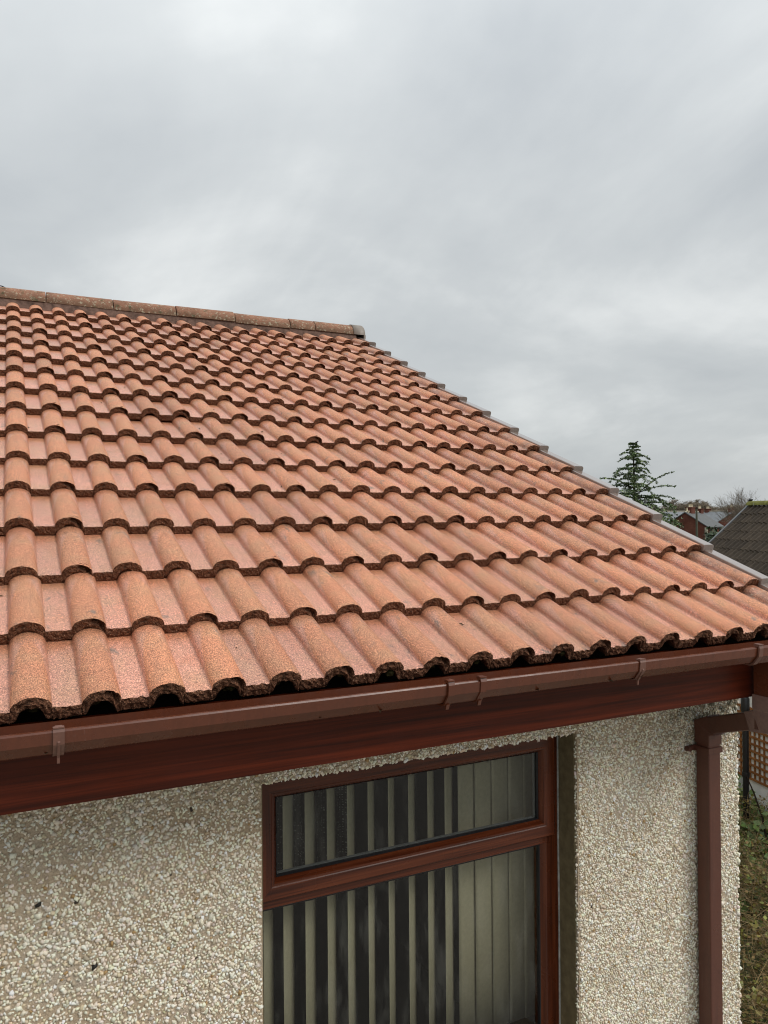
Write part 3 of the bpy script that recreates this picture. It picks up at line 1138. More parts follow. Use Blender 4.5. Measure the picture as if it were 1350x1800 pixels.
dp = MB()
dp.sweep([rect(DPX0, DPX1, DPY0, DPY1, GZ), rect(DPX0, DPX1, DPY0, DPY1, -0.495)])
downpipe = hp(dp.build('downpipe', M_PIPE, None, bevel=0.005))
e = 0.004
so = MB()    # socket and upper bend
so.sweep([rect(DPX0 - e, DPX1 + e, DPY0 - e, DPY1 + e, -0.512), rect(DPX0 - e, DPX1 + e, DPY0 - e, DPY1 + e, -0.478),
          [(DPX0 - e - 0.003, DPY0 - e - 0.004, -0.470), (DPX1 + e, DPY0 - e - 0.004, -0.470), (DPX1 + e, DPY1 + e, -0.425), (DPX0 - e - 0.003, DPY1 + e, -0.425)],
          [(DPX0 - 0.012, DPY0 - 0.035, -0.462), (DPX1 - 0.010, DPY0 - 0.035, -0.462), (DPX1 - 0.006, DPY0 + 0.000, -0.394), (DPX0 - 0.010, DPY0 + 0.000, -0.394)]])
so.build('bend', M_PIPE, downpipe, bevel=0.003)
arm = MB()
A1 = Vector(((DPX0 + DPX1) / 2 - 0.009, DPY0 - 0.010, -0.429))
A0 = Vector(((SX0 + SX1) / 2, SY1 - 0.012, -0.335))
d_ = (A1 - A0).normalized()
nx = Vector((1, 0, 0)) - d_ * d_.x
nx.normalize()
nz = nx.cross(d_)
hw = 0.0325


def sq(c0, h=hw):
    return [c0 - nx * h - nz * h, c0 + nx * h - nz * h, c0 + nx * h + nz * h, c0 - nx * h + nz * h]


arm.sweep([sq(A0), sq(A1)])
arm.build('offset_arm', M_PIPE, downpipe, bevel=0.004)
lb = MB()    # lower bend under the outlet
lb.sweep([rect(SX0 - e, SX1 + e, SY0 - e, SY1 + e, -0.243), rect(SX0 - e, SX1 + e, SY0 - e, SY1 + e, -0.296), rect(SX0 - 0.001, SX1 + 0.001, SY0 - 0.001, SY1 + 0.001, -0.299),
          [(SX0, SY0, -0.372), (SX1, SY0, -0.372), (SX1, SY1, -0.302), (SX0, SY1, -0.302)], sq(A0 + d_ * 0.045, hw + 0.003)])
lb.build('bend', M_OLDPVC, downpipe, bevel=0.003)
pc = MB()    # pipe clip with ears
pc.sweep([rect(DPX0 - 0.006, DPX1 + 0.006, DPY0 - 0.006, DPY1 + 0.006, -0.546), rect(DPX0 - 0.006, DPX1 + 0.006, DPY0 - 0.006, DPY1 + 0.006, -0.524)])
pc.box((DPX0 - 0.050, DPY1 + 0.001, -0.545), (DPX0 - 0.004, DPY1 + 0.009, -0.525))
pc.box((DPX1 + 0.004, DPY1 + 0.001, -0.545), (DPX1 + 0.050, DPY1 + 0.009, -0.525))
pc.tube([(DPX0 - 0.043, DPY1 + 0.010, -0.535), (DPX0 - 0.043, DPY1 - 0.012, -0.535)], 0.009, 10)
pc.tube([(DPX1 + 0.043, DPY1 + 0.010, -0.535), (DPX1 + 0.043, DPY1 - 0.012, -0.535)], 0.009, 10)
pc.build('pipe_clip', M_PIPE, downpipe, bevel=0.0015)

# ------------------------------------------------------------------ window
FRY = 0.490


def mitred(x0, x1, z0, z1, prof):
    """rectangular frame from a section: (inset, y) points, closed."""
    mb = MB()
    rings = []
    for (sx, sz) in ((0, 0), (1, 0), (1, 1), (0, 1)):
        ring = []
        for (d, y) in prof:
            x = x0 + d if sx == 0 else x1 - d
            z = z0 + d if sz == 0 else z1 - d
            ring.append((x, y, z))
        rings.append(ring)
    mb.sweep(rings, closed_path=True)
    k_ = len(prof)
    for i_ in range(len(mb.m)):
        mb.m[i_] = (i_ // k_) % 2
    return mb


TZ0, TZ1 = -0.843, -0.785
FX0 = 0.612
outer = mitred(FX0, OX1 - 0.007, OZ0 + 0.041, OZ1 - 0.006, [(0, FRY + 0.055), (0, FRY + 0.002), (0.002, FRY), (0.056, FRY), (0.060, FRY + 0.002), (0.072, FRY + 0.020), (0.072, FRY + 0.055)])
window = hp(outer.build('window', [M_FRAME_H, M_FRAME_V]))
tr = MB()
tr.prism([(FRY + 0.001, TZ1), (FRY + 0.001, TZ0 + 0.006), (FRY + 0.018, TZ0 - 0.004), (FRY + 0.054, TZ0 - 0.004), (FRY + 0.054, TZ1)], 0, FX0 + 0.059, OX1 - 0.066)
tr.build('transom', M_FRAME_H, window)
SA = (OX0 + 0.017, OX1 - 0.034, -0.806, OZ1 - 0.026)
sash = mitred(*SA, [(0, FRY - 0.002), (0, FRY - 0.015), (0.003, FRY - 0.018), (0.040, FRY - 0.018), (0.043, FRY - 0.0155), (0.050, FRY - 0.0155), (0.062, FRY + 0.006), (0.062, FRY + 0.03), (0.02, FRY + 0.03), (0.02, FRY - 0.002)])
vsash = sash.build('vent_sash', [M_FRAME_H, M_FRAME_V], window)
gk = mitred(SA[0] + 0.0605, SA[1] - 0.0605, SA[2] + 0.0605, SA[3] - 0.0605, [(0, FRY + 0.0055), (0.002, FRY + 0.003), (0.006, FRY + 0.010), (0.006, FRY + 0.016), (0, FRY + 0.016)])
gk.build('gasket', [M_GASKET, M_GASKET], vsash)
gl = MB()
gl.box((SA[0] + 0.055, FRY + 0.014, SA[2] + 0.055), (SA[1] - 0.055, FRY + 0.016, SA[3] - 0.055))
gl.build('glass_pane', M_GLASS, vsash)
bd = mitred(SA[0] + 0.060, SA[1] - 0.060, SA[2] + 0.060, SA[3] - 0.060, [(0, FRY + 0.020), (0.0075, FRY + 0.020), (0.0075, FRY + 0.032), (0, FRY + 0.032)])
bd.build('glazing_spacer', [M_BEAD, M_BEAD], vsash)
LO = (FX0 + 0.066, OX1 - 0.007 - 0.066, OZ0 + 0.041 + 0.066, TZ0 + 0.001)
gk = mitred(*LO, [(0, FRY + 0.020), (0.0105, FRY + 0.0205), (0.0125, FRY + 0.028), (0.0125, FRY + 0.034), (0, FRY + 0.034)])
gk.build('gasket', [M_GASKET, M_GASKET], window)
gl = MB()
gl.box((LO[0] - 0.004, FRY + 0.031, LO[2] - 0.004), (LO[1] + 0.004, FRY + 0.033, LO[3] + 0.004))
gl.build('glass_pane', M_GLASS, window)
sb = MB()
sb.tube([(OX1 - 0.0075, FRY - 0.001, OZ0 + 0.05), (OX1 - 0.0065, FRY - 0.0015, -1.1), (OX1 - 0.008, FRY - 0.001, -0.8), (OX1 - 0.0065, FRY - 0.001, OZ1 - 0.01)], 0.0042, 6)
sb.build('sealant', M_SEAL, window)

# dark room behind the window
rm_ = MB()
x0, x1, y0, y1, z0, z1 = -2.0, 2.40, 0.66, 4.6, -2.55, -0.26
rm_.add([(x0, y0, z0), (x1, y0, z0), (x1, y1, z0), (x0, y1, z0), (x0, y0, z1), (x1, y0, z1), (x1, y1, z1), (x0, y1, z1)],
        [(0, 1, 2, 3), (4, 5, 6, 7), (1, 2, 6, 5), (2, 3, 7, 6), (3, 0, 4, 7)])
hp(rm_.build('room', M_ROOM))

blind = empty('vertical_blind', (1.25, 0.655, -0.36), 'cream vertical blind with half-turned slats hanging behind the window glass', 'blind')
hb = MB()
hb.box((OX0 + 0.02 - 1.25, -0.02, -0.004), (OX1 + 0.04 - 1.25, 0.02, 0.030))
hb.build('head_rail', M_VANE, blind)
vxs = [0.748, 0.822, 0.901, 0.981, 1.057, 1.136, 1.2175, 1.302, 1.383, 1.461, 1.541, 1.619, 1.696, 1.777, 1.845]
vph = [46, 46, 47, 48, 48.5, 48.5, 48, 46, 44, 39, 9, 4, 6, 3, 7]
for vx, ph in zip(vxs, vph):
    rt = random.Random(int(vx * 1000))
    vb = MB()
    a = R(ph + rt.gauss(0, 0.7))
    nseg = 6
    V = []
    for zz in (-0.012, -0.6, -1.235):
        for k in range(nseg + 1):
            t = (k / nseg - 0.5) * 0.089
            bow = 0.0025 * (1 - (2 * k / nseg - 1) ** 2)
            tw = a + (R(rt.gauss(0, 0.8)) if zz < -0.1 else 0)
            V.append((vx - 1.25 + t * math.cos(tw) + bow * math.sin(tw), t * math.sin(tw) - bow * math.cos(tw), zz))
    q = nseg + 1
    vb.add(V, [(r_ * q + k, r_ * q + k + 1, (r_ + 1) * q + k + 1, (r_ + 1) * q + k) for r_ in range(2) for k in range(nseg)], 0, True)
    ob = vb.build('slat', M_VANE, blind)
    sol = ob.modifiers.new('thickness', 'SOLIDIFY')
    sol.thickness = 0.0006

# dark spotted curtain drawn to the left inside the room
cu = MB()
V = []
for zz in (-0.34, -1.02):
    for k in range(41):
        xx = 0.66 + 0.50 * k / 40
        V.append((xx, 0.86 + 0.018 * math.sin(k * 1.1), zz))
cu.add(V, [(k, k + 1, 42 + k, 41 + k) for k in range(40)], 0, True)
Mc = Mat('spotted curtain', rough=0.9, spec=0.1)
dots = Mc.voronoi(105, Mc.mapping(sc=(1, 0.01, 1)), rnd=0.25)
Mc.base(Mc.mix(Mc.ramp(dots, [(0.20, 1.0), (0.30, 0.0)]), (0.022, 0.020, 0.020), (0.26, 0.27, 0.25)))
tag(cu.build('curtain', Mc.m), 'dark curtain with pale dots hanging behind the slats of the blind', 'curtain')

# cable draped over the ridge
cb = MB()
pts = []
for k in range(13):
    t = k / 12
    a = math.pi * (0.02 + 0.75 * t)
    pts.append((-0.16 + 0.16 * t ** 1.1, RIDGE_Y - 0.1075 * math.cos(a), RIDGE_Z + 0.1075 * math.sin(a) * 0.97))
pts = [(-0.30, RIDGE_Y - 0.20, RIDGE_Z - 0.045), (-0.22, RIDGE_Y - 0.14, RIDGE_Z - 0.012)] + pts
cb.tube(pts, 0.0042, 6)
tag(cb.build('cable', M_BLACK), 'thin grey cable draped over the ridge tiles of the orange roof', 'cable')

# ------------------------------------------------------------------ side passage: white wall, trellis, black pipe
AZ = R(12)
wd = Vector((math.sin(AZ), math.cos(AZ), 0))
wnrm = Vector((-math.cos(AZ), math.sin(AZ), 0))     # faces the bungalow
W0 = Vector((5.95, 3.01, 0))


def wall_pt(s, out, z):
    p = W0 + wd * s + wnrm * out
    return (p.x, p.y, z)


def wbox(mb, s0, s1, o0, o1, z0, z1, mat=0):
    v = [wall_pt(s, o_, z) for z in (z0, z1) for (s, o_) in ((s0, o0), (s1, o0), (s1, o1), (s0, o1))]
    mb.add(v, [(0, 3, 2, 1), (4, 5, 6, 7), (0, 1, 5, 4), (1, 2, 6, 5), (2, 3, 7, 6), (3, 0, 4, 7)], mat)
    return mb


M_WHITE = mat_simple('white masonry paint', (0.80, 0.80, 0.77), 0.85, 0.2, 0.12, 7, 0.3, 0.004)
bwl = empty('garden_wall', wall_pt(0, -0.1, -2.62), 'white painted garden wall behind the trellis beside the bungalow', 'wall')
bi = bwl.matrix_basis.inverted()


def kid(o, root):
    o.parent = root
    o.matrix_parent_inverse = root.matrix_basis.inverted()
    return o


kid(wbox(MB(), -4.5, 5.0, -0.2, 0.0, -2.8, -0.80).build('render', M_WHITE), bwl)
kid(wbox(MB(), -4.55, 5.05, -0.24, 0.04, -0.80, -0.73).build('coping', mat_simple('concrete coping', (0.3, 0.29, 0.27), 0.9, 0.1, 0.2, 10), None), bwl)

M_TREL = mat_wood('orange brown trellis timber', (0.16, 0.060, 0.018), (0.27, 0.110, 0.034), (0.36, 0.160, 0.055), 0.7, 1, 1.0, 0.2)
trl = empty('trellis', wall_pt(0, 0.03, -1.95), 'orange brown square wooden trellis fixed to the white garden wall', 'trellis')
TB, TT = -1.96, -1.335
nrow = 11
for k in range(nrow):
    z = TB + (TT - TB) * k / (nrow - 1)
    kid(wbox(MB(), -1.30, 0.62, 0.008, 0.015, z - 0.010, z + 0.010).build('slat', M_TREL), trl)
nc = 33
for k in range(nc):
    s = -1.28 + 1.88 * k / (nc - 1)
    kid(wbox(MB(), s - 0.009, s + 0.009, 0.001, 0.008, TB - 0.01, TT + 0.01).build('upright_slat', M_TREL), trl)

sp = empty('soil_pipe', (5.715, 2.785, -2.6), 'black plastic waste pipe standing in front of the trellis', 'pipe')
pb = MB()
pb.tube([(5.715, 2.785, -2.62), (5.715, 2.785, -0.62)], 0.026, 14)
kid(pb.build('pipe', M_BLACK), sp)
pb = MB()
pb.tube([(5.715, 2.785, -1.33), (5.715, 2.785, -1.30), (5.715, 2.785, -1.20), (5.715, 2.785, -1.19)], [0.030, 0.036, 0.036, 0.030], 14)
kid(pb.build('collar', M_BLACK), sp)
pb = MB()
pb.tube([(5.715, 2.785, -1.88), (5.715, 2.785, -1.86), (5.715, 2.785, -1.84)], [0.031, 0.033, 0.031], 14)
kid(pb.build('bracket', M_BLACK), sp)


# ------------------------------------------------------------------ leaves and twigs
def leaf_cloud(pos, nrm, size, tint, rd, aspect=0.8, lift=0.18):
    """diamond leaves (4 verts, 2 tris folded on the midrib)."""
    n_ = len(pos)
    up = np.tile(np.array([[0, 0, 1.0]]), (n_, 1))
    nn = nrm / np.linalg.norm(nrm, axis=1, keepdims=True)
    t = rd.normal(0, 1, (n_, 3))
    t -= nn * (t * nn).sum(1, keepdims=True)
    t /= np.linalg.norm(t, axis=1, keepdims=True)
    b = np.cross(nn, t)
    s = size[:, None]
    V = np.stack([pos - t * s, pos + b * s * aspect + nn * s * lift, pos + t * s * 1.1, pos - b * s * aspect + nn * s * lift], 1).reshape(-1, 3)
    i = np.arange(n_)[:, None] * 4
    F = np.concatenate([i + np.array([[0, 2, 1]]), i + np.array([[0, 3, 2]])], 0)
    C = np.repeat(tint, 4, 0)
    return V, F, C


def twigs(p0, p1, rad, tint):
    """thin 3-sided sticks between point arrays."""
    n_ = len(p0)
    d = p1 - p0
    d = d / (np.linalg.norm(d, axis=1, keepdims=True) + 1e-9)
    ref = np.where(np.abs(d[:, 2:3]) > 0.9, np.array([[1.0, 0, 0]]), np.array([[0, 0, 1.0]]))
    a = np.cross(d, ref)
    a /= np.linalg.norm(a, axis=1, keepdims=True)
    b = np.cross(d, a)
    r0, r1 = rad
    V = []
    for (p, r_) in ((p0, r0), (p1, r1)):
        for k in range(3):
            an = 2 * math.pi * k / 3
            V.append(p + (a * math.cos(an) + b * math.sin(an)) * r_[:, None])
    V = np.stack(V, 1).reshape(-1, 3)
    i = np.arange(n_)[:, None] * 6
    F = np.concatenate([i + np.array([f]) for f in ((0, 1, 4), (0, 4, 3), (1, 2, 5), (1, 5, 4), (2, 0, 3), (2, 3, 5))], 0)
    return V, F, np.repeat(tint, 6, 0)


def merge(parts):
    V, F, C, o_ = [], [], [], 0
    for (v_, f_, c_) in parts:
        V.append(v_)
        F.append(f_ + o_)
        C.append(c_)
        o_ += len(v_)
    return np.concatenate(V), np.concatenate(F), np.concatenate(C)


def tints(n_, cols, rd, var=0.22):
    cols = np.array(cols)
    c = cols[rd.integers(0, len(cols), n_)]
    return np.clip(c * np.exp(rd.normal(0, var, (n_, 1))), 0.003, 0.8)


M_LEAF = mat_leaf('leaf surface', 0.45)
M_TWIG = mat_leaf('twig bark', 0.9)


def mound(x, y):
    """top of the scrub in the side passage."""
    t = np.clip((x - 3.0) / 2.7, 0, 1)
    return -2.50 + 0.42 * t + 0.10 * np.sin(3.1 * x + 1.7 * y) * np.sin(2.3 * y) + 0.05 * np.sin(9 * x + 5 * y)


# brown scrub: tangle of dead stems with scattered olive leaves
rd = np.random.default_rng(21)
n_ = 24000
x = rd.uniform(2.78, 5.75, n_)
y = rd.uniform(0.2, 4.6, n_)
z = mound(x, y) - rd.random(n_) ** 1.5 * 0.28
p0 = np.stack([x, y, z], 1)
d = rd.normal(0, 1, (n_, 3)) * np.array([1, 1, 0.55])
d = d / np.linalg.norm(d, axis=1, keepdims=True) * rd.uniform(0.05, 0.26, (n_, 1))
tw = twigs(p0, p0 + d, (np.full(n_, 0.0018), np.full(n_, 0.0009)), tints(n_, [(0.22, 0.145, 0.058), (0.32, 0.22, 0.10), (0.14, 0.09, 0.036), (0.38, 0.29, 0.15)], rd))
n2_ = 20000
x = rd.uniform(2.78, 5.80, n2_)
y = rd.uniform(0.2, 4.6, n2_)
z = mound(x, y) - rd.random(n2_) ** 1.3 * 0.22 + 0.02
lf = leaf_cloud(np.stack([x, y, z], 1), rd.normal(0, 0.55, (n2_, 3)) + np.array([-0.25, -0.25, 0.8]), rd.uniform(0.007, 0.018, n2_), tints(n2_, [(0.18, 0.150, 0.032), (0.22, 0.138, 0.043), (0.13, 0.092, 0.028), (0.19, 0.20, 0.040)], rd), rd)
Vv, Ff, Cc = merge([tw, lf])
tag(link_mesh('scrub', np_mesh('scrub', Vv, Ff, M_LEAF, Cc)), kind='stuff')

# ivy climbing in front of the white wall
ivy = empty('ivy', wall_pt(-0.3, 0.3, -2.62), 'green ivy with rounded leaves growing below the trellis', 'ivy')
rd = np.random.default_rng(22)
n_ = 12000
s = rd.uniform(-2.6, 2.2, n_)
o_ = np.abs(rd.normal(0, 0.48, n_)) + 0.03
z = -2.06 - 0.55 * o_ + 0.07 * np.sin(5 * s) + 0.05 * np.sin(13 * s + 2) + rd.normal(0, 0.05, n_) - rd.random(n_) ** 2 * 0.35
P = np.array(W0)[None] + np.outer(s, np.array(wd)) + np.outer(o_, np.array(wnrm))
P[:, 2] = z
nr = rd.normal(0, 0.45, (n_, 3)) + np.array([-0.5, -0.45, 0.75])
lf = leaf_cloud(P, nr, rd.uniform(0.018, 0.040, n_), tints(n_, [(0.11, 0.18, 0.042), (0.16, 0.24, 0.065), (0.08, 0.12, 0.032), (0.25, 0.30, 0.11)], rd), rd, 0.85, 0.12)
kid(link_mesh('foliage', np_mesh('foliage', *lf[:2], M_LEAF, lf[2])), ivy)
n_ = 500
i_ = rd.integers(0, len(P), n_)
p0 = P[i_]
d = rd.normal(0, 1, (n_, 3)) * np.array([0.8, 0.8, 1.0])
d = d / np.linalg.norm(d, axis=1, keepdims=True) * rd.uniform(0.08, 0.3, (n_, 1))
tw = twigs(p0, p0 + d, (np.full(n_, 0.004), np.full(n_, 0.002)), tints(n_, [(0.07, 0.045, 0.025), (0.10, 0.07, 0.04)], rd))
tag(kid(link_mesh('stems', np_mesh('stems', tw[0], tw[1], M_TWIG, tw[2])), ivy), kind='stuff')
st = MB()
st.tube([(5.69, 2.76, -1.86), (5.66, 2.66, -1.98), (5.60, 2.54, -2.12), (5.52, 2.44, -2.24), (5.44, 2.30, -2.45)], [0.005, 0.007, 0.008, 0.009, 0.010], 6)
kid(st.build('stem', mat_simple('dark stem', (0.03, 0.02, 0.015), 0.9, 0.1)), ivy)

# ------------------------------------------------------------------ neighbour with the dark roof
NA_ = R(25)
nr_ = Vector((math.sin(NA_), math.cos(NA_), 0))         # along the ridge, away from us
nh = Vector((-math.cos(NA_), math.sin(NA_), 0))         # down the slope that faces us
NP = R(43)
N0 = Vector((19.01, 13.31, 0.68))
nb = empty('neighbouring_house', (19.0, 11.0, -3.0), 'neighbouring house with a dark brown ribbed tile roof and mossy ridge', 'house')
nsl = nh * math.cos(NP) - Vector((0, 0, 1)) * math.sin(NP)
nn_ = nh * math.sin(NP) + Vector((0, 0, 1)) * math.cos(NP)
RL, SL = 7.5, 4.2


def npnt(a, b, w):
    """a: along the ridge towards us, b: down the slope, w: out of the roof."""
    return N0 - nr_ * a + nsl * b + nn_ * w


dkm = MB()
dkm.add([npnt(0.02, 0, -0.06), npnt(RL, 0, -0.06), npnt(RL, SL, -0.06), npnt(0.02, SL, -0.06), npnt(0.02, 0, -0.12), npnt(RL, 0, -0.12), npnt(RL, SL, -0.12), npnt(0.02, SL, -0.12)],
        [(0, 1, 2, 3), (4, 7, 6, 5), (0, 4, 5, 1), (1, 5, 6, 2), (2, 6, 7, 3), (3, 7, 4, 0)])
far_ = [N0 - nr_ * a - nh * (SL * math.cos(NP) * t) - Vector((0, 0, SL * math.sin(NP) * t + 0.05)) for a in (0.02, RL) for t in (0, 1)]
dkm.add(far_, [(0, 1, 3, 2)])
nroof = kid(dkm.build('roof', M_DARK), nb)
T_DARK = Mat('dark ribbed tile', rough=0.75, spec=0.3)
_r_ = T_DARK.random()
_c = T_DARK.ramp(T_DARK.noise(11, 4, 0.65), [(0.3, (0.038, 0.027, 0.018)), (0.55, (0.072, 0.052, 0.035)), (0.75, (0.11, 0.082, 0.056))])
_c = T_DARK.mix(1.0, _c, T_DARK.ramp(_r_, [(0, 0.66), (1, 1.02)]), 'MULTIPLY')
_c = T_DARK.mix(T_DARK.ramp(T_DARK.noise(6, 4, 0.6, T_DARK.mapping(src=T_DARK.tc.outputs['Generated'])), [(0.62, 0), (0.75, 0.5)]), _c, (0.12, 0.11, 0.035))
T_DARK.base(_c)
tm = MB()
V = []
NC = 24
for (vv, dz) in ((-0.03, 0.000), (0.34, 0.026)):
    for k in range(NC + 1):
        u = 0.50 * k / NC
        V.append((u, vv, dz + 0.080 * (0.5 - 0.5 * math.cos(2 * math.pi * u / 0.25)) ** 1.5))
for k in range(NC + 1):
    u = 0.50 * k / NC
    V.append((u, 0.34, -0.020 + 0.080 * (0.5 - 0.5 * math.cos(2 * math.pi * u / 0.25)) ** 1.5))
q = NC + 1
tm.add(V, [(r_ * q + k, r_ * q + k + 1, (r_ + 1) * q + k + 1, (r_ + 1) * q + k) for r_ in range(2) for k in range(NC)], 0, False)
tme = tm.mesh('roof_tile', [T_DARK.m])
base = Matrix((-nr_, nsl, nn_)).transposed().to_4x4()
if base.to_3x3().determinant() < 0:
    pass
ninv = nroof.matrix_basis.inverted()
for c_ in range(12):
    for k in range(15):
        p = npnt(0.03 + 0.50 * k, 0.10 + 0.335 * c_, -0.045)
        rt = random.Random(c_ * 40 + k)
        mw = Matrix.Translation(p + nn_ * rt.gauss(0, 0.004) + nsl * rt.gauss(0, 0.006)) @ base
        o = bpy.data.objects.new('roof_tile', tme)
        col.objects.link(o)
        o.parent = nroof
        # negative handedness is fine for a double-sided tile
        o.matrix_basis = mw
rg = MB()
M_MOSSR = mat_simple('mossy ridge', (0.16, 0.155, 0.045), 0.95, 0.1, 0.45, 9, 0.5, 0.02)
for k in range(17):
    c0 = N0 - nr_ * (0.45 * k)
    c1 = N0 - nr_ * (0.45 * k + 0.44)
    V = []
    for cc in (c0, c1):
        for j in range(11):
            a = math.pi * j / 10
            V.append(cc + nh * (0.145 * math.cos(a)) + Vector((0, 0, 0.12 * math.sin(a) - 0.035)))
    m2 = MB()
    m2.add(V, [(j, j + 1, 12 + j, 11 + j) for j in range(10)], 0, True)
    kid(m2.build('ridge_tile', M_MOSSR), nb)
vt = MB()
V = [npnt(a, b, w) for (a, b, w) in ((-0.05, -0.02, 0.035), (0.05, -0.02, 0.035), (0.05, SL, 0.035), (-0.05, SL, 0.035), (-0.05, -0.02, -0.15), (0.05, -0.02, -0.15), (0.05, SL, -0.15), (-0.05, SL, -0.15))]
vt.add(V, [(0, 1, 2, 3), (4, 7, 6, 5), (0, 4, 5, 1), (1, 5, 6, 2), (2, 6, 7, 3), (3, 7, 4, 0)])
kid(vt.build('verge_trim', mat_simple('grey verge trim', (0.15, 0.155, 0.16), 0.6, 0.3, 0.15, 5)), nb)
# finial lump on the verge end of the ridge
fn = MB()
fn.tube([N0 + nr_ * 0.06 + Vector((0, 0, 0.0)), N0 + nr_ * 0.0 + Vector((0, 0, 0.13)), N0 - nr_ * 0.12 + Vector((0, 0, 0.12))], [0.05, 0.05, 0.02], 8)
kid(fn.build('ridge_end_cap', M_BLACK), nb)
nw = MB()
hwd = SL * math.cos(NP) - 0.3
zb = -3.3
V = []
for a in (0.12, RL):
    c0 = N0 - nr_ * a
    V += [tuple((c0 + nh * hwd).xy) + (zb,), tuple((c0 + nh * hwd).xy) + (N0.z - hwd * math.tan(NP) - 0.15,), tuple(c0.xy) + (N0.z - 0.15,), tuple((c0 - nh * hwd).xy) + (N0.z - hwd * math.tan(NP) - 0.15,), tuple((c0 - nh * hwd).xy) + (zb,)]
nw.add(V, [(0, 1, 2, 3, 4), (9, 8, 7, 6, 5), (0, 5, 6, 1), (3, 8, 9, 4)])
kid(nw.build('wall', M_WHITE), nb)


# ------------------------------------------------------------------ far houses
def mat_brick():
    M = Mat('red brick', rough=0.9, spec=0.15)
    a = M.noise(0.7, 5, 0.65)
    c = M.ramp(a, [(0.3, (0.085, 0.030, 0.021)), (0.5, (0.115, 0.042, 0.029)), (0.7, (0.15, 0.060, 0.042))])
    M.base(M.mix(1.0, c, M.ramp(M.noise(5, 3, 0.6), [(0.3, 0.85), (0.7, 1.15)]), 'MULTIPLY'))
    return M.m


M_BRICK = mat_brick()
M_SLATE = mat_simple('grey slate', (0.15, 0.16, 0.17), 0.55, 0.4, 0.22, 1.5)
M_SLATE2 = mat_simple('dark slate', (0.085, 0.088, 0.088), 0.6, 0.4, 0.22, 1.5)
M_CREAM = mat_simple('cream pot clay', (0.55, 0.47, 0.33), 0.8, 0.2, 0.15, 3)
M_STONE = mat_simple('pale stone trim', (0.42, 0.38, 0.30), 0.85, 0.2, 0.15, 3)
M_WIN = mat_simple('dark window pane', (0.02, 0.022, 0.025), 0.15, 0.6, 0.1, 3)


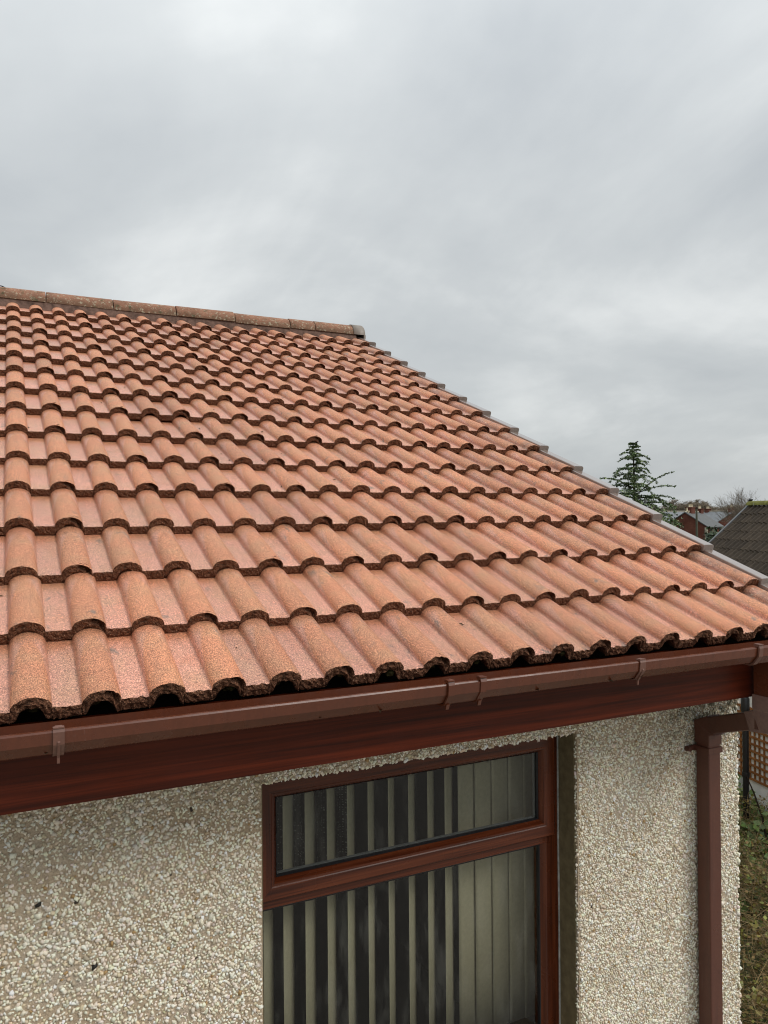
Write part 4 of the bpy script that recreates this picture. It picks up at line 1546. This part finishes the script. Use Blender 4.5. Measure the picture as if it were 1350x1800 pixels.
def far_house(name, label, origin, az, width, length, eave, peak, zg, wallm, roofm, chims, corner_trim=False, wins=True, group=None):
    """gable end faces az; local u = across the gable, v = along the ridge away from the gable."""
    root = empty(name, (origin[0], origin[1], zg), label, 'house', group)
    a = R(az)
    v_ = Vector((math.sin(a), math.cos(a), 0))
    u_ = Vector((math.cos(a), -math.sin(a), 0))
    O = Vector((origin[0], origin[1], 0))

    def P(u, v, z):
        p = O + u_ * u + v_ * v
        return (p.x, p.y, z)
    h = width / 2
    mb = MB()
    V = [P(-h, 0, zg), P(-h, 0, eave), P(0, 0, peak), P(h, 0, eave), P(h, 0, zg), P(-h, length, zg), P(-h, length, eave), P(0, length, peak), P(h, length, eave), P(h, length, zg)]
    mb.add(V, [(0, 1, 2, 3, 4), (9, 8, 7, 6, 5), (0, 5, 6, 1), (3, 8, 9, 4)])
    kid(mb.build('wall', wallm), root)
    mb = MB()
    sl_ = (peak - eave) / h
    for sgn in (-1, 1):
        e_ = h + 0.30
        V = [P(0, -0.12, peak + 0.16), P(0, length + 0.12, peak + 0.16), P(sgn * e_, length + 0.12, peak + 0.16 - sl_ * e_), P(sgn * e_, -0.12, peak + 0.16 - sl_ * e_),
             P(0, -0.12, peak + 0.02), P(0, length + 0.12, peak + 0.02), P(sgn * e_, length + 0.12, peak + 0.02 - sl_ * e_), P(sgn * e_, -0.12, peak + 0.02 - sl_ * e_)]
        mb.add(V, [(0, 1, 2, 3), (4, 7, 6, 5), (0, 4, 5, 1), (1, 5, 6, 2), (2, 6, 7, 3), (3, 7, 4, 0)])
    rf = kid(mb.build('roof', roofm), root)
    mb = MB()
    mb.tube([P(0, -0.12, peak + 0.20), P(0, length + 0.12, peak + 0.20)], 0.10, 6)
    ro_ = mb.build('ridge', M_STONE)
    ro_.parent = rf
    for (cu_, cv_, cw, cl, ch, pots, cmat) in chims:
        mb = MB()

        def bx(u0, u1, v0, v1, z0, z1):
            V = [P(u0, v0, z0), P(u1, v0, z0), P(u1, v1, z0), P(u0, v1, z0), P(u0, v0, z1), P(u1, v0, z1), P(u1, v1, z1), P(u0, v1, z1)]
            mb.add(V, [(0, 3, 2, 1), (4, 5, 6, 7), (0, 1, 5, 4), (1, 2, 6, 5), (2, 3, 7, 6), (3, 0, 4, 7)])
        zt = peak + ch
        bx(cu_ - cw / 2, cu_ + cw / 2, cv_ - cl / 2, cv_ + cl / 2, peak - 0.8, zt)
        bx(cu_ - cw / 2 - 0.07, cu_ + cw / 2 + 0.07, cv_ - cl / 2 - 0.07, cv_ + cl / 2 + 0.07, zt, zt + 0.14)
        cho = mb.build('chimney', cmat)
        kid(cho, root)
        for k in range(pots):
            pt = MB()
            t = (k + 0.5) / pots - 0.5
            uu, vv = (cu_ + t * cw, cv_) if cw > cl else (cu_, cv_ + t * cl)
            pt.tube([P(uu, vv, zt + 0.14), P(uu, vv, zt + 0.24), P(uu, vv, zt + 0.56), P(uu, vv, zt + 0.60)], [0.14, 0.11, 0.10, 0.13], 8)
            pt.build('chimney_pot', M_CREAM).parent = cho
    if corner_trim:
        mb = MB()
        V = [P(h - 0.32, -0.03, zg), P(h + 0.03, -0.03, zg), P(h + 0.03, 0.35, zg), P(h - 0.32, 0.35, zg), P(h - 0.32, -0.03, eave - 0.1), P(h + 0.03, -0.03, eave - 0.1), P(h + 0.03, 0.35, eave - 0.1), P(h - 0.32, 0.35, eave - 0.1)]
        mb.add(V, [(0, 3, 2, 1), (4, 5, 6, 7), (0, 1, 5, 4), (1, 2, 6, 5), (2, 3, 7, 6), (3, 0, 4, 7)])
        kid(mb.build('quoin', M_STONE), root)
    if wins:
        for vv in (length * 0.22, length * 0.55, length * 0.84):
            for zz in (eave - 1.7, eave - 4.4):
                V = [P(h + 0.03, vv - 0.5, zz), P(h + 0.03, vv + 0.5, zz), P(h + 0.03, vv + 0.5, zz + 1.5), P(h + 0.03, vv - 0.5, zz + 1.5)]
                V2 = [P(h - 0.1, vv - 0.5, zz), P(h - 0.1, vv + 0.5, zz), P(h - 0.1, vv + 0.5, zz + 1.5), P(h - 0.1, vv - 0.5, zz + 1.5)]
                m2 = MB()
                m2.add(V + V2, [(0, 1, 2, 3), (4, 7, 6, 5), (0, 4, 5, 1), (1, 5, 6, 2), (2, 6, 7, 3), (3, 7, 4, 0)])
                kid(m2.build('window', M_WIN), root)
        m2 = MB()
        for zz in (eave - 1.8, eave - 4.5):
            for vv in (length * 0.22, length * 0.55, length * 0.84):
                V = [P(h + 0.02, vv - 0.62, zz), P(h + 0.10, vv - 0.62, zz), P(h + 0.10, vv + 0.62, zz), P(h + 0.02, vv + 0.62, zz)]
                V += [(p[0], p[1], p[2] - 0.14) for p in V]
                m2.add(V, [(0, 1, 2, 3), (4, 7, 6, 5), (0, 4, 5, 1), (1, 5, 6, 2), (2, 6, 7, 3), (3, 7, 4, 0)])
        kid(m2.build('sill', M_STONE), root)
    return root


ZF = -7.3
far_house('brick_house', 'red brick house with slate roof, plain gable end and pale corner', (90.73, 81.79), 62, 6.2, 9.5, -1.45, 0.62, ZF, M_BRICK, M_SLATE2,
          [(0.0, 1.2, 0.45, 0.45, 0.20, 1, M_CREAM), (0.0, 3.2, 0.8, 2.2, 0.75, 3, M_BRICK), (0.0, 8.6, 0.8, 1.6, 0.55, 2, M_BRICK)], True)
far_house('brick_house', 'brick house behind, its gable facing left above a slate valley', (119.0, 96.6), 20, 9.0, 10.0, -1.9, 0.75, ZF, M_BRICK, M_SLATE,
          [(0.0, 0.6, 0.7, 1.2, 0.75, 2, M_BRICK), (0.0, 9.0, 0.7, 1.2, 0.6, 2, M_BRICK)])
far_house('slate_roofed_house', 'house with a plain grey slate roof, half hidden by the cedar', (96.3, 101.5), 110, 8.5, 12.5, -1.4, 0.75, ZF, M_BRICK, M_SLATE,
          [(0.0, 2.5, 0.7, 1.5, 0.55, 3, M_BRICK)])

up = empty('utility_pole', (60.2, 52.2, -7.0), 'slim grey green pole standing before the red brick gable', 'pole')
m2 = MB()
m2.tube([(60.2, 52.2, -7.2), (60.2, 52.2, -2.0), (60.18, 52.2, 0.95)], [0.14, 0.11, 0.09], 8)
kid(m2.build('shaft', mat_simple('weathered pole', (0.10, 0.10, 0.075), 0.9, 0.1, 0.2, 2)), up)
m2 = MB()
m2.tube([(60.18, 52.2, 0.95), (60.18, 52.2, 1.08)], [0.13, 0.08], 8)
kid(m2.build('cap', M_DARK), up)


# ------------------------------------------------------------------ trees
def bare_tree(label, base, height, spread, seed, tint=((0.075, 0.058, 0.042), (0.10, 0.078, 0.055), (0.055, 0.045, 0.034)), levels=5, thin=1.0, wide=1.0, name='bare_tree', group='bare winter trees beyond the houses'):
    rd_ = random.Random(seed)
    segs = {0: [], 1: []}

    def grow(p, d, L, r_, lev):
        n_ = 3 if lev < 2 else 2
        for i in range(n_):
            d2 = (d + Vector((rd_.gauss(0, 0.13), rd_.gauss(0, 0.13), rd_.gauss(0.05, 0.07)))).normalized()
            q_ = p + d2 * (L / n_)
            r2 = r_ * (0.86 if lev < 2 else 0.8)
            segs[0 if lev == 0 else 1].append((p, q_, r_, r2))
            p, d, r_ = q_, d2, r2
            if lev < levels and (lev > 0 or i > 0):
                for _ in range(2 if lev < 3 else 3):
                    ax = Vector((rd_.gauss(0, 1), rd_.gauss(0, 1), rd_.gauss(0, 0.5)))
                    ax = (ax - d * ax.dot(d)).normalized()
                    sp_ = rd_.uniform(0.35, 0.95) * spread
                    nd = (d * math.cos(sp_) + ax * math.sin(sp_) + Vector((0, 0, 0.10))).normalized()
                    grow(p, nd, L * rd_.uniform(0.50, 0.78), r_ * 0.58, lev + 1)
    grow(Vector((0, 0, 0)), Vector((0, 0, 1)), height * 0.42, height * 0.022, 0)
    # scale to the wished height
    zt = max(s_[1].z for s_ in segs[1])
    k = height / zt
    root = empty(name, base, label, 'tree', group)
    rr = np.random.default_rng(seed)
    for key, nm in ((0, 'trunk'), (1, 'crown')):
        S = segs[key]
        w3 = np.array([wide, wide, 1.0])
        p0 = np.array([s_[0] for s_ in S]) * k * w3
        p1 = np.array([s_[1] for s_ in S]) * k * w3
        r0 = np.maximum(np.array([s_[2] for s_ in S]) * k, 0.012 * thin * height / 10)
        r1 = np.maximum(np.array([s_[3] for s_ in S]) * k, 0.009 * thin * height / 10)
        V, F, C = twigs(p0, p1, (r0, r1), tints(len(S), tint, rr))
        o = link_mesh(nm, np_mesh(nm, V, F, M_TWIG, C), root)
    return root


def gz(x, y):
    return ground_z(x, y) - 0.1


far_list = [
    ('bushy bare tree rising above the left slate roof', 137.5, 131.5, 10.8, 1.1, 1),
    ('low rounded bare tree close beside the cedar', 133.0, 133.5, 10.2, 1.15, 11),
    ('wide bare tree standing right of the clay chimney pots', 156.0, 136.5, 11.0, 1.2, 12),
    ('bare tree with a broad low crown in the gap of the far row', 149.0, 132.0, 10.8, 1.2, 13),
    ('rounded bare tree behind the chimneys of the red brick house', 142.0, 130.0, 11.4, 1.0, 2),
    ('broad brown bare tree behind the slate valley', 163.3, 141.0, 11.3, 1.0, 3),
    ('tallest brown bare tree in the far row', 171.0, 145.0, 12.0, 1.05, 4),
    ('brown bare tree just beside the brick gable on the far row', 172.0, 139.0, 11.0, 1.0, 5),
    ('low bare tree at the end of the far row nearest the dark roof', 168.0, 133.0, 10.6, 1.0, 6),
]
for (lb_, x, y, h, sp_, sd) in far_list:
    bare_tree(lb_, (x, y, gz(x, y)), h, sp_, sd + 40, ((0.20, 0.16, 0.115), (0.24, 0.195, 0.14), (0.16, 0.13, 0.095)), 6, 2.2, 1.8)
bare_tree('open bare tree with upright twigs over the mossy ridge', (61.0, 46.2, gz(61, 46.2)), 10.1, 0.62, 91, tint=((0.12, 0.095, 0.07), (0.16, 0.13, 0.10)), levels=5, thin=0.55, group=None)
bare_tree('bare tree with grey branches furthest behind the dark roof', (67.5, 49.3, gz(67.5, 49.3)), 9.9, 0.7, 92, tint=((0.14, 0.12, 0.10), (0.18, 0.155, 0.125)), levels=5, thin=0.55, group=None)
bare_tree('spindly bare tree between the brick houses and the dark roof', (104.0, 82.5, gz(104, 82.5)), 8.0, 0.9, 93, ((0.12, 0.095, 0.06), (0.10, 0.08, 0.05)), 5, 1.2, group=None)

# far wood closing the horizon, one mass
rd = np.random.default_rng(5)
n_ = 30000
ang = rd.uniform(R(18), R(75), n_)
dist = rd.uniform(330, 420, n_)
zz = rd.random(n_) ** 0.8
hh = 8.6 + 1.6 * np.sin(ang * 41) + 1.0 * np.sin(ang * 97 + 1) + 0.7 * np.sin(ang * 211)
pos = np.stack([dist * np.sin(ang), dist * np.cos(ang), -7.2 + zz * hh], 1)
lf = leaf_cloud(pos, rd.normal(0, 1, (n_, 3)), rd.uniform(0.5, 1.0, n_), tints(n_, [(0.085, 0.085, 0.075), (0.11, 0.10, 0.085), (0.075, 0.08, 0.065)], rd), rd)
tag(link_mesh('far_wood', np_mesh('far_wood', *lf[:2], M_TWIG, lf[2])), kind='stuff')


# cedar
def cedar(base, height, seed):
    root = empty('cedar_tree', base, 'tall dark green cedar with drooping tiered branches beyond the verge', 'tree')
    rd_ = random.Random(seed)
    rr = np.random.default_rng(seed)
    tb = MB()
    lean = [Vector((0.02 * math.sin(k * 0.8), 0.02 * math.cos(k * 1.1), 0)) for k in range(13)]
    tpts = [Vector((0, 0, height * k / 12)) + lean[k] for k in range(13)]
    tb.tube(tpts, [0.26 * (1 - k / 12.6) + 0.012 for k in range(13)], 8)
    tb.build('trunk', mat_simple('cedar bark', (0.07, 0.055, 0.045), 0.95, 0.1, 0.3, 4), root)
    S, LP, LN = [], [], []
    z = height * 0.24
    while z < height * 0.985:
        t = z / height
        reach = 7.0 * (1 - t) ** 0.92 + 0.25
        nb_ = rd_.choice((4, 4, 5))
        a0 = rd_.uniform(0, 6.28)
        for k in range(nb_):
            a = a0 + 2 * math.pi * k / nb_ + rd_.gauss(0, 0.35)
            L = reach * rd_.uniform(0.36, 1.12)
            rise = rd_.uniform(-0.02, 0.34) + 0.55 * max(0.0, (t - 0.72) / 0.28)
            d = Vector((math.cos(a), math.sin(a), rise)).normalized()
            p = Vector((0, 0, z))
            m_ = 7
            for i in range(m_):
                d2 = Vector((d.x, d.y, d.z - 0.055 * i)).normalized()
                q_ = p + d2 * (L / m_)
                S.append((p, q_, 0.05 * (1 - t) * (1 - i / m_) + 0.010, 0.05 * (1 - t) * (1 - (i + 1) / m_) + 0.008))
                if i > 0:
                    for sgn in (-1, 1):
                        side = Vector((-d2.y, d2.x, 0)).normalized() * sgn
                        bl = L * (0.34 * (1 - 0.55 * i / m_)) * rd_.uniform(0.5, 1.15)
                        dd = (side * 0.8 + d2 * 0.65 + Vector((0, 0, rd_.gauss(-0.03, 0.10)))).normalized()
                        e_ = q_ + dd * bl
                        S.append((q_, e_, 0.012, 0.006))
                        nt = max(3, int(bl / 0.055))
                        for j in range(nt):
                            f_ = (j + 0.5) / nt
                            c0 = q_.lerp(e_, f_)
                            for _ in range(2):
                                LP.append(c0 + Vector((rd_.gauss(0, 0.045), rd_.gauss(0, 0.045), rd_.gauss(0.0, 0.025))))
                for _ in range(3):
                    LP.append(p.lerp(q_, rd_.random()) + Vector((rd_.gauss(0, 0.03), rd_.gauss(0, 0.03), rd_.gauss(0.02, 0.02))))
                p, d = q_, d2
        z += rd_.uniform(0.17, 0.36)
    # one heavy limb reaching out low on the near right
    for (zc_, az_, Ln, rs) in ((7.7, R(-28), 3.5, 0.92), (7.9, R(-36), 3.0, 0.42), (7.5, R(-22), 3.1, 0.24), (7.2, R(-40), 2.9, 0.12), (8.4, R(152), 2.6, 0.55), (7.6, R(146), 2.7, 0.30)):
        d = Vector((math.cos(az_), math.sin(az_), rs)).normalized()
        p = Vector((0, 0, zc_))
        for i in range(10):
            d2 = Vector((d.x, d.y, d.z - 0.012 * i)).normalized()
            q_ = p + d2 * (Ln / 10)
            S.append((p, q_, 0.05 * (1 - i / 11), 0.05 * (1 - (i + 1) / 11)))
            if i > 1:
                for sgn in (-1, 1):
                    side = Vector((-d2.y, d2.x, -0.15)).normalized() * sgn
                    dd = (side * 0.7 + d2 * 0.7).normalized()
                    e_ = q_ + dd * 0.75 * (1 - i / 14) * rd_.uniform(0.6, 1.1)
                    S.append((q_, e_, 0.012, 0.006))
                    for j in range(11):
                        c0 = q_.lerp(e_, (j + 0.5) / 11)
                        LP.append(c0 + Vector((rd_.gauss(0, 0.04), rd_.gauss(0, 0.04), rd_.gauss(0, 0.02))))
            p, d = q_, d2
    p0 = np.array([s_[0] for s_ in S])
    p1 = np.array([s_[1] for s_ in S])
    V, F, C = twigs(p0, p1, (np.array([s_[2] for s_ in S]), np.array([s_[3] for s_ in S])), tints(len(S), [(0.06, 0.05, 0.038), (0.08, 0.065, 0.05)], rr))
    link_mesh('branch_work', np_mesh('branch_work', V, F, M_TWIG, C), root)
    P = np.array(LP)
    n_ = len(P)
    nr2 = rr.normal(0, 0.5, (n_, 3)) + np.array([0, 0, 0.8])
    lf_ = leaf_cloud(P, nr2, rr.uniform(0.055, 0.11, n_), tints(n_, [(0.10, 0.150, 0.066), (0.14, 0.19, 0.080), (0.07, 0.11, 0.053), (0.20, 0.24, 0.11)], rr, 0.3), rr, 0.55, 0.05)
    link_mesh('crown', np_mesh('crown', *lf_[:2], M_LEAF, lf_[2]), root)
    return root


CX, CY = 43.75, 43.5
CZ = gz(CX, CY)
CH = 6.05 - CZ
cedar((CX, CY, CZ), CH, 3)

# crow on the top of the cedar
bird = MB()
bc = Vector((CX + 0.16, CY - 0.10, 5.94))
bdir = Vector((0.85, -0.5, 0.0)).normalized()
ring_c = [(-0.30, -0.05, 0.012), (-0.20, -0.02, 0.022), (-0.10, 0.02, 0.055), (0.0, 0.06, 0.075), (0.07, 0.11, 0.062), (0.10, 0.15, 0.042), (0.125, 0.175, 0.044), (0.155, 0.175, 0.036), (0.175, 0.172, 0.014), (0.225, 0.160, 0.003)]
bird.tube([bc + bdir * a + Vector((0, 0, b)) for (a, b, r_) in ring_c], [r_ for (_, _, r_) in ring_c], 10)
side = Vector((-bdir.y, bdir.x, 0))
for sgn in (-1, 1):
    bird.tube([bc + bdir * 0.02 + side * 0.03 * sgn + Vector((0, 0, 0.01)), bc + bdir * 0.03 + side * 0.03 * sgn + Vector((0, 0, -0.09))], 0.007, 5)
    bird.tube([bc + bdir * 0.05 + side * 0.062 * sgn + Vector((0, 0, 0.085)), bc - bdir * 0.10 + side * 0.050 * sgn + Vector((0, 0, 0.03)), bc - bdir * 0.24 + side * 0.015 * sgn + Vector((0, 0, -0.03))], [0.030, 0.026, 0.006], 6)
tag(bird.build('bird', mat_simple('black plumage', (0.012, 0.012, 0.014), 0.5, 0.4)), 'small black bird perched on the tip of the cedar', 'bird')
tag(MB().tube([(CX + 0.02, CY, 5.5), (CX + 0.17, CY - 0.09, 5.86)], [0.02, 0.012], 5).build('perch', M_DARK), 'short bare twig at the tip of the cedar under the bird', 'twig')


def shrub(label, base, h, w, seed, cols):
    rr = np.random.default_rng(seed)
    root = empty('evergreen_shrub', base, label, 'shrub')
    n_ = 3500
    d = rr.normal(0, 1, (n_, 3))
    d /= np.linalg.norm(d, axis=1, keepdims=True)
    r_ = rr.random((n_, 1)) ** 0.4 * (1 + 0.18 * np.sin(5 * d[:, :1] + 3 * d[:, 1:2]) + 0.12 * np.sin(9 * d[:, 2:3]))
    P = d * r_ * np.array([w / 2, w / 2, h / 2]) + np.array([0, 0, h / 2])
    lf_ = leaf_cloud(P, d + rr.normal(0, 0.4, (n_, 3)), rr.uniform(0.10, 0.22, n_), tints(n_, cols, rr, 0.3), rr)
    link_mesh('foliage', np_mesh('foliage', *lf_[:2], M_LEAF, lf_[2]), root)
    MB().tube([(0, 0, -0.3), (0, 0, h * 0.6)], [0.12, 0.03], 6).build('trunk', M_DARK, root)


shrub('dark green bush at the foot of the brick house corner', (82.5, 69.5, -7.0), 5.4, 3.2, 7, [(0.03, 0.05, 0.02), (0.045, 0.065, 0.028)])
shrub('light green bush in front of the left half of the brick gable', (75.5, 70.5, -7.1), 7.0, 4.6, 8, [(0.05, 0.075, 0.025), (0.075, 0.10, 0.035)])
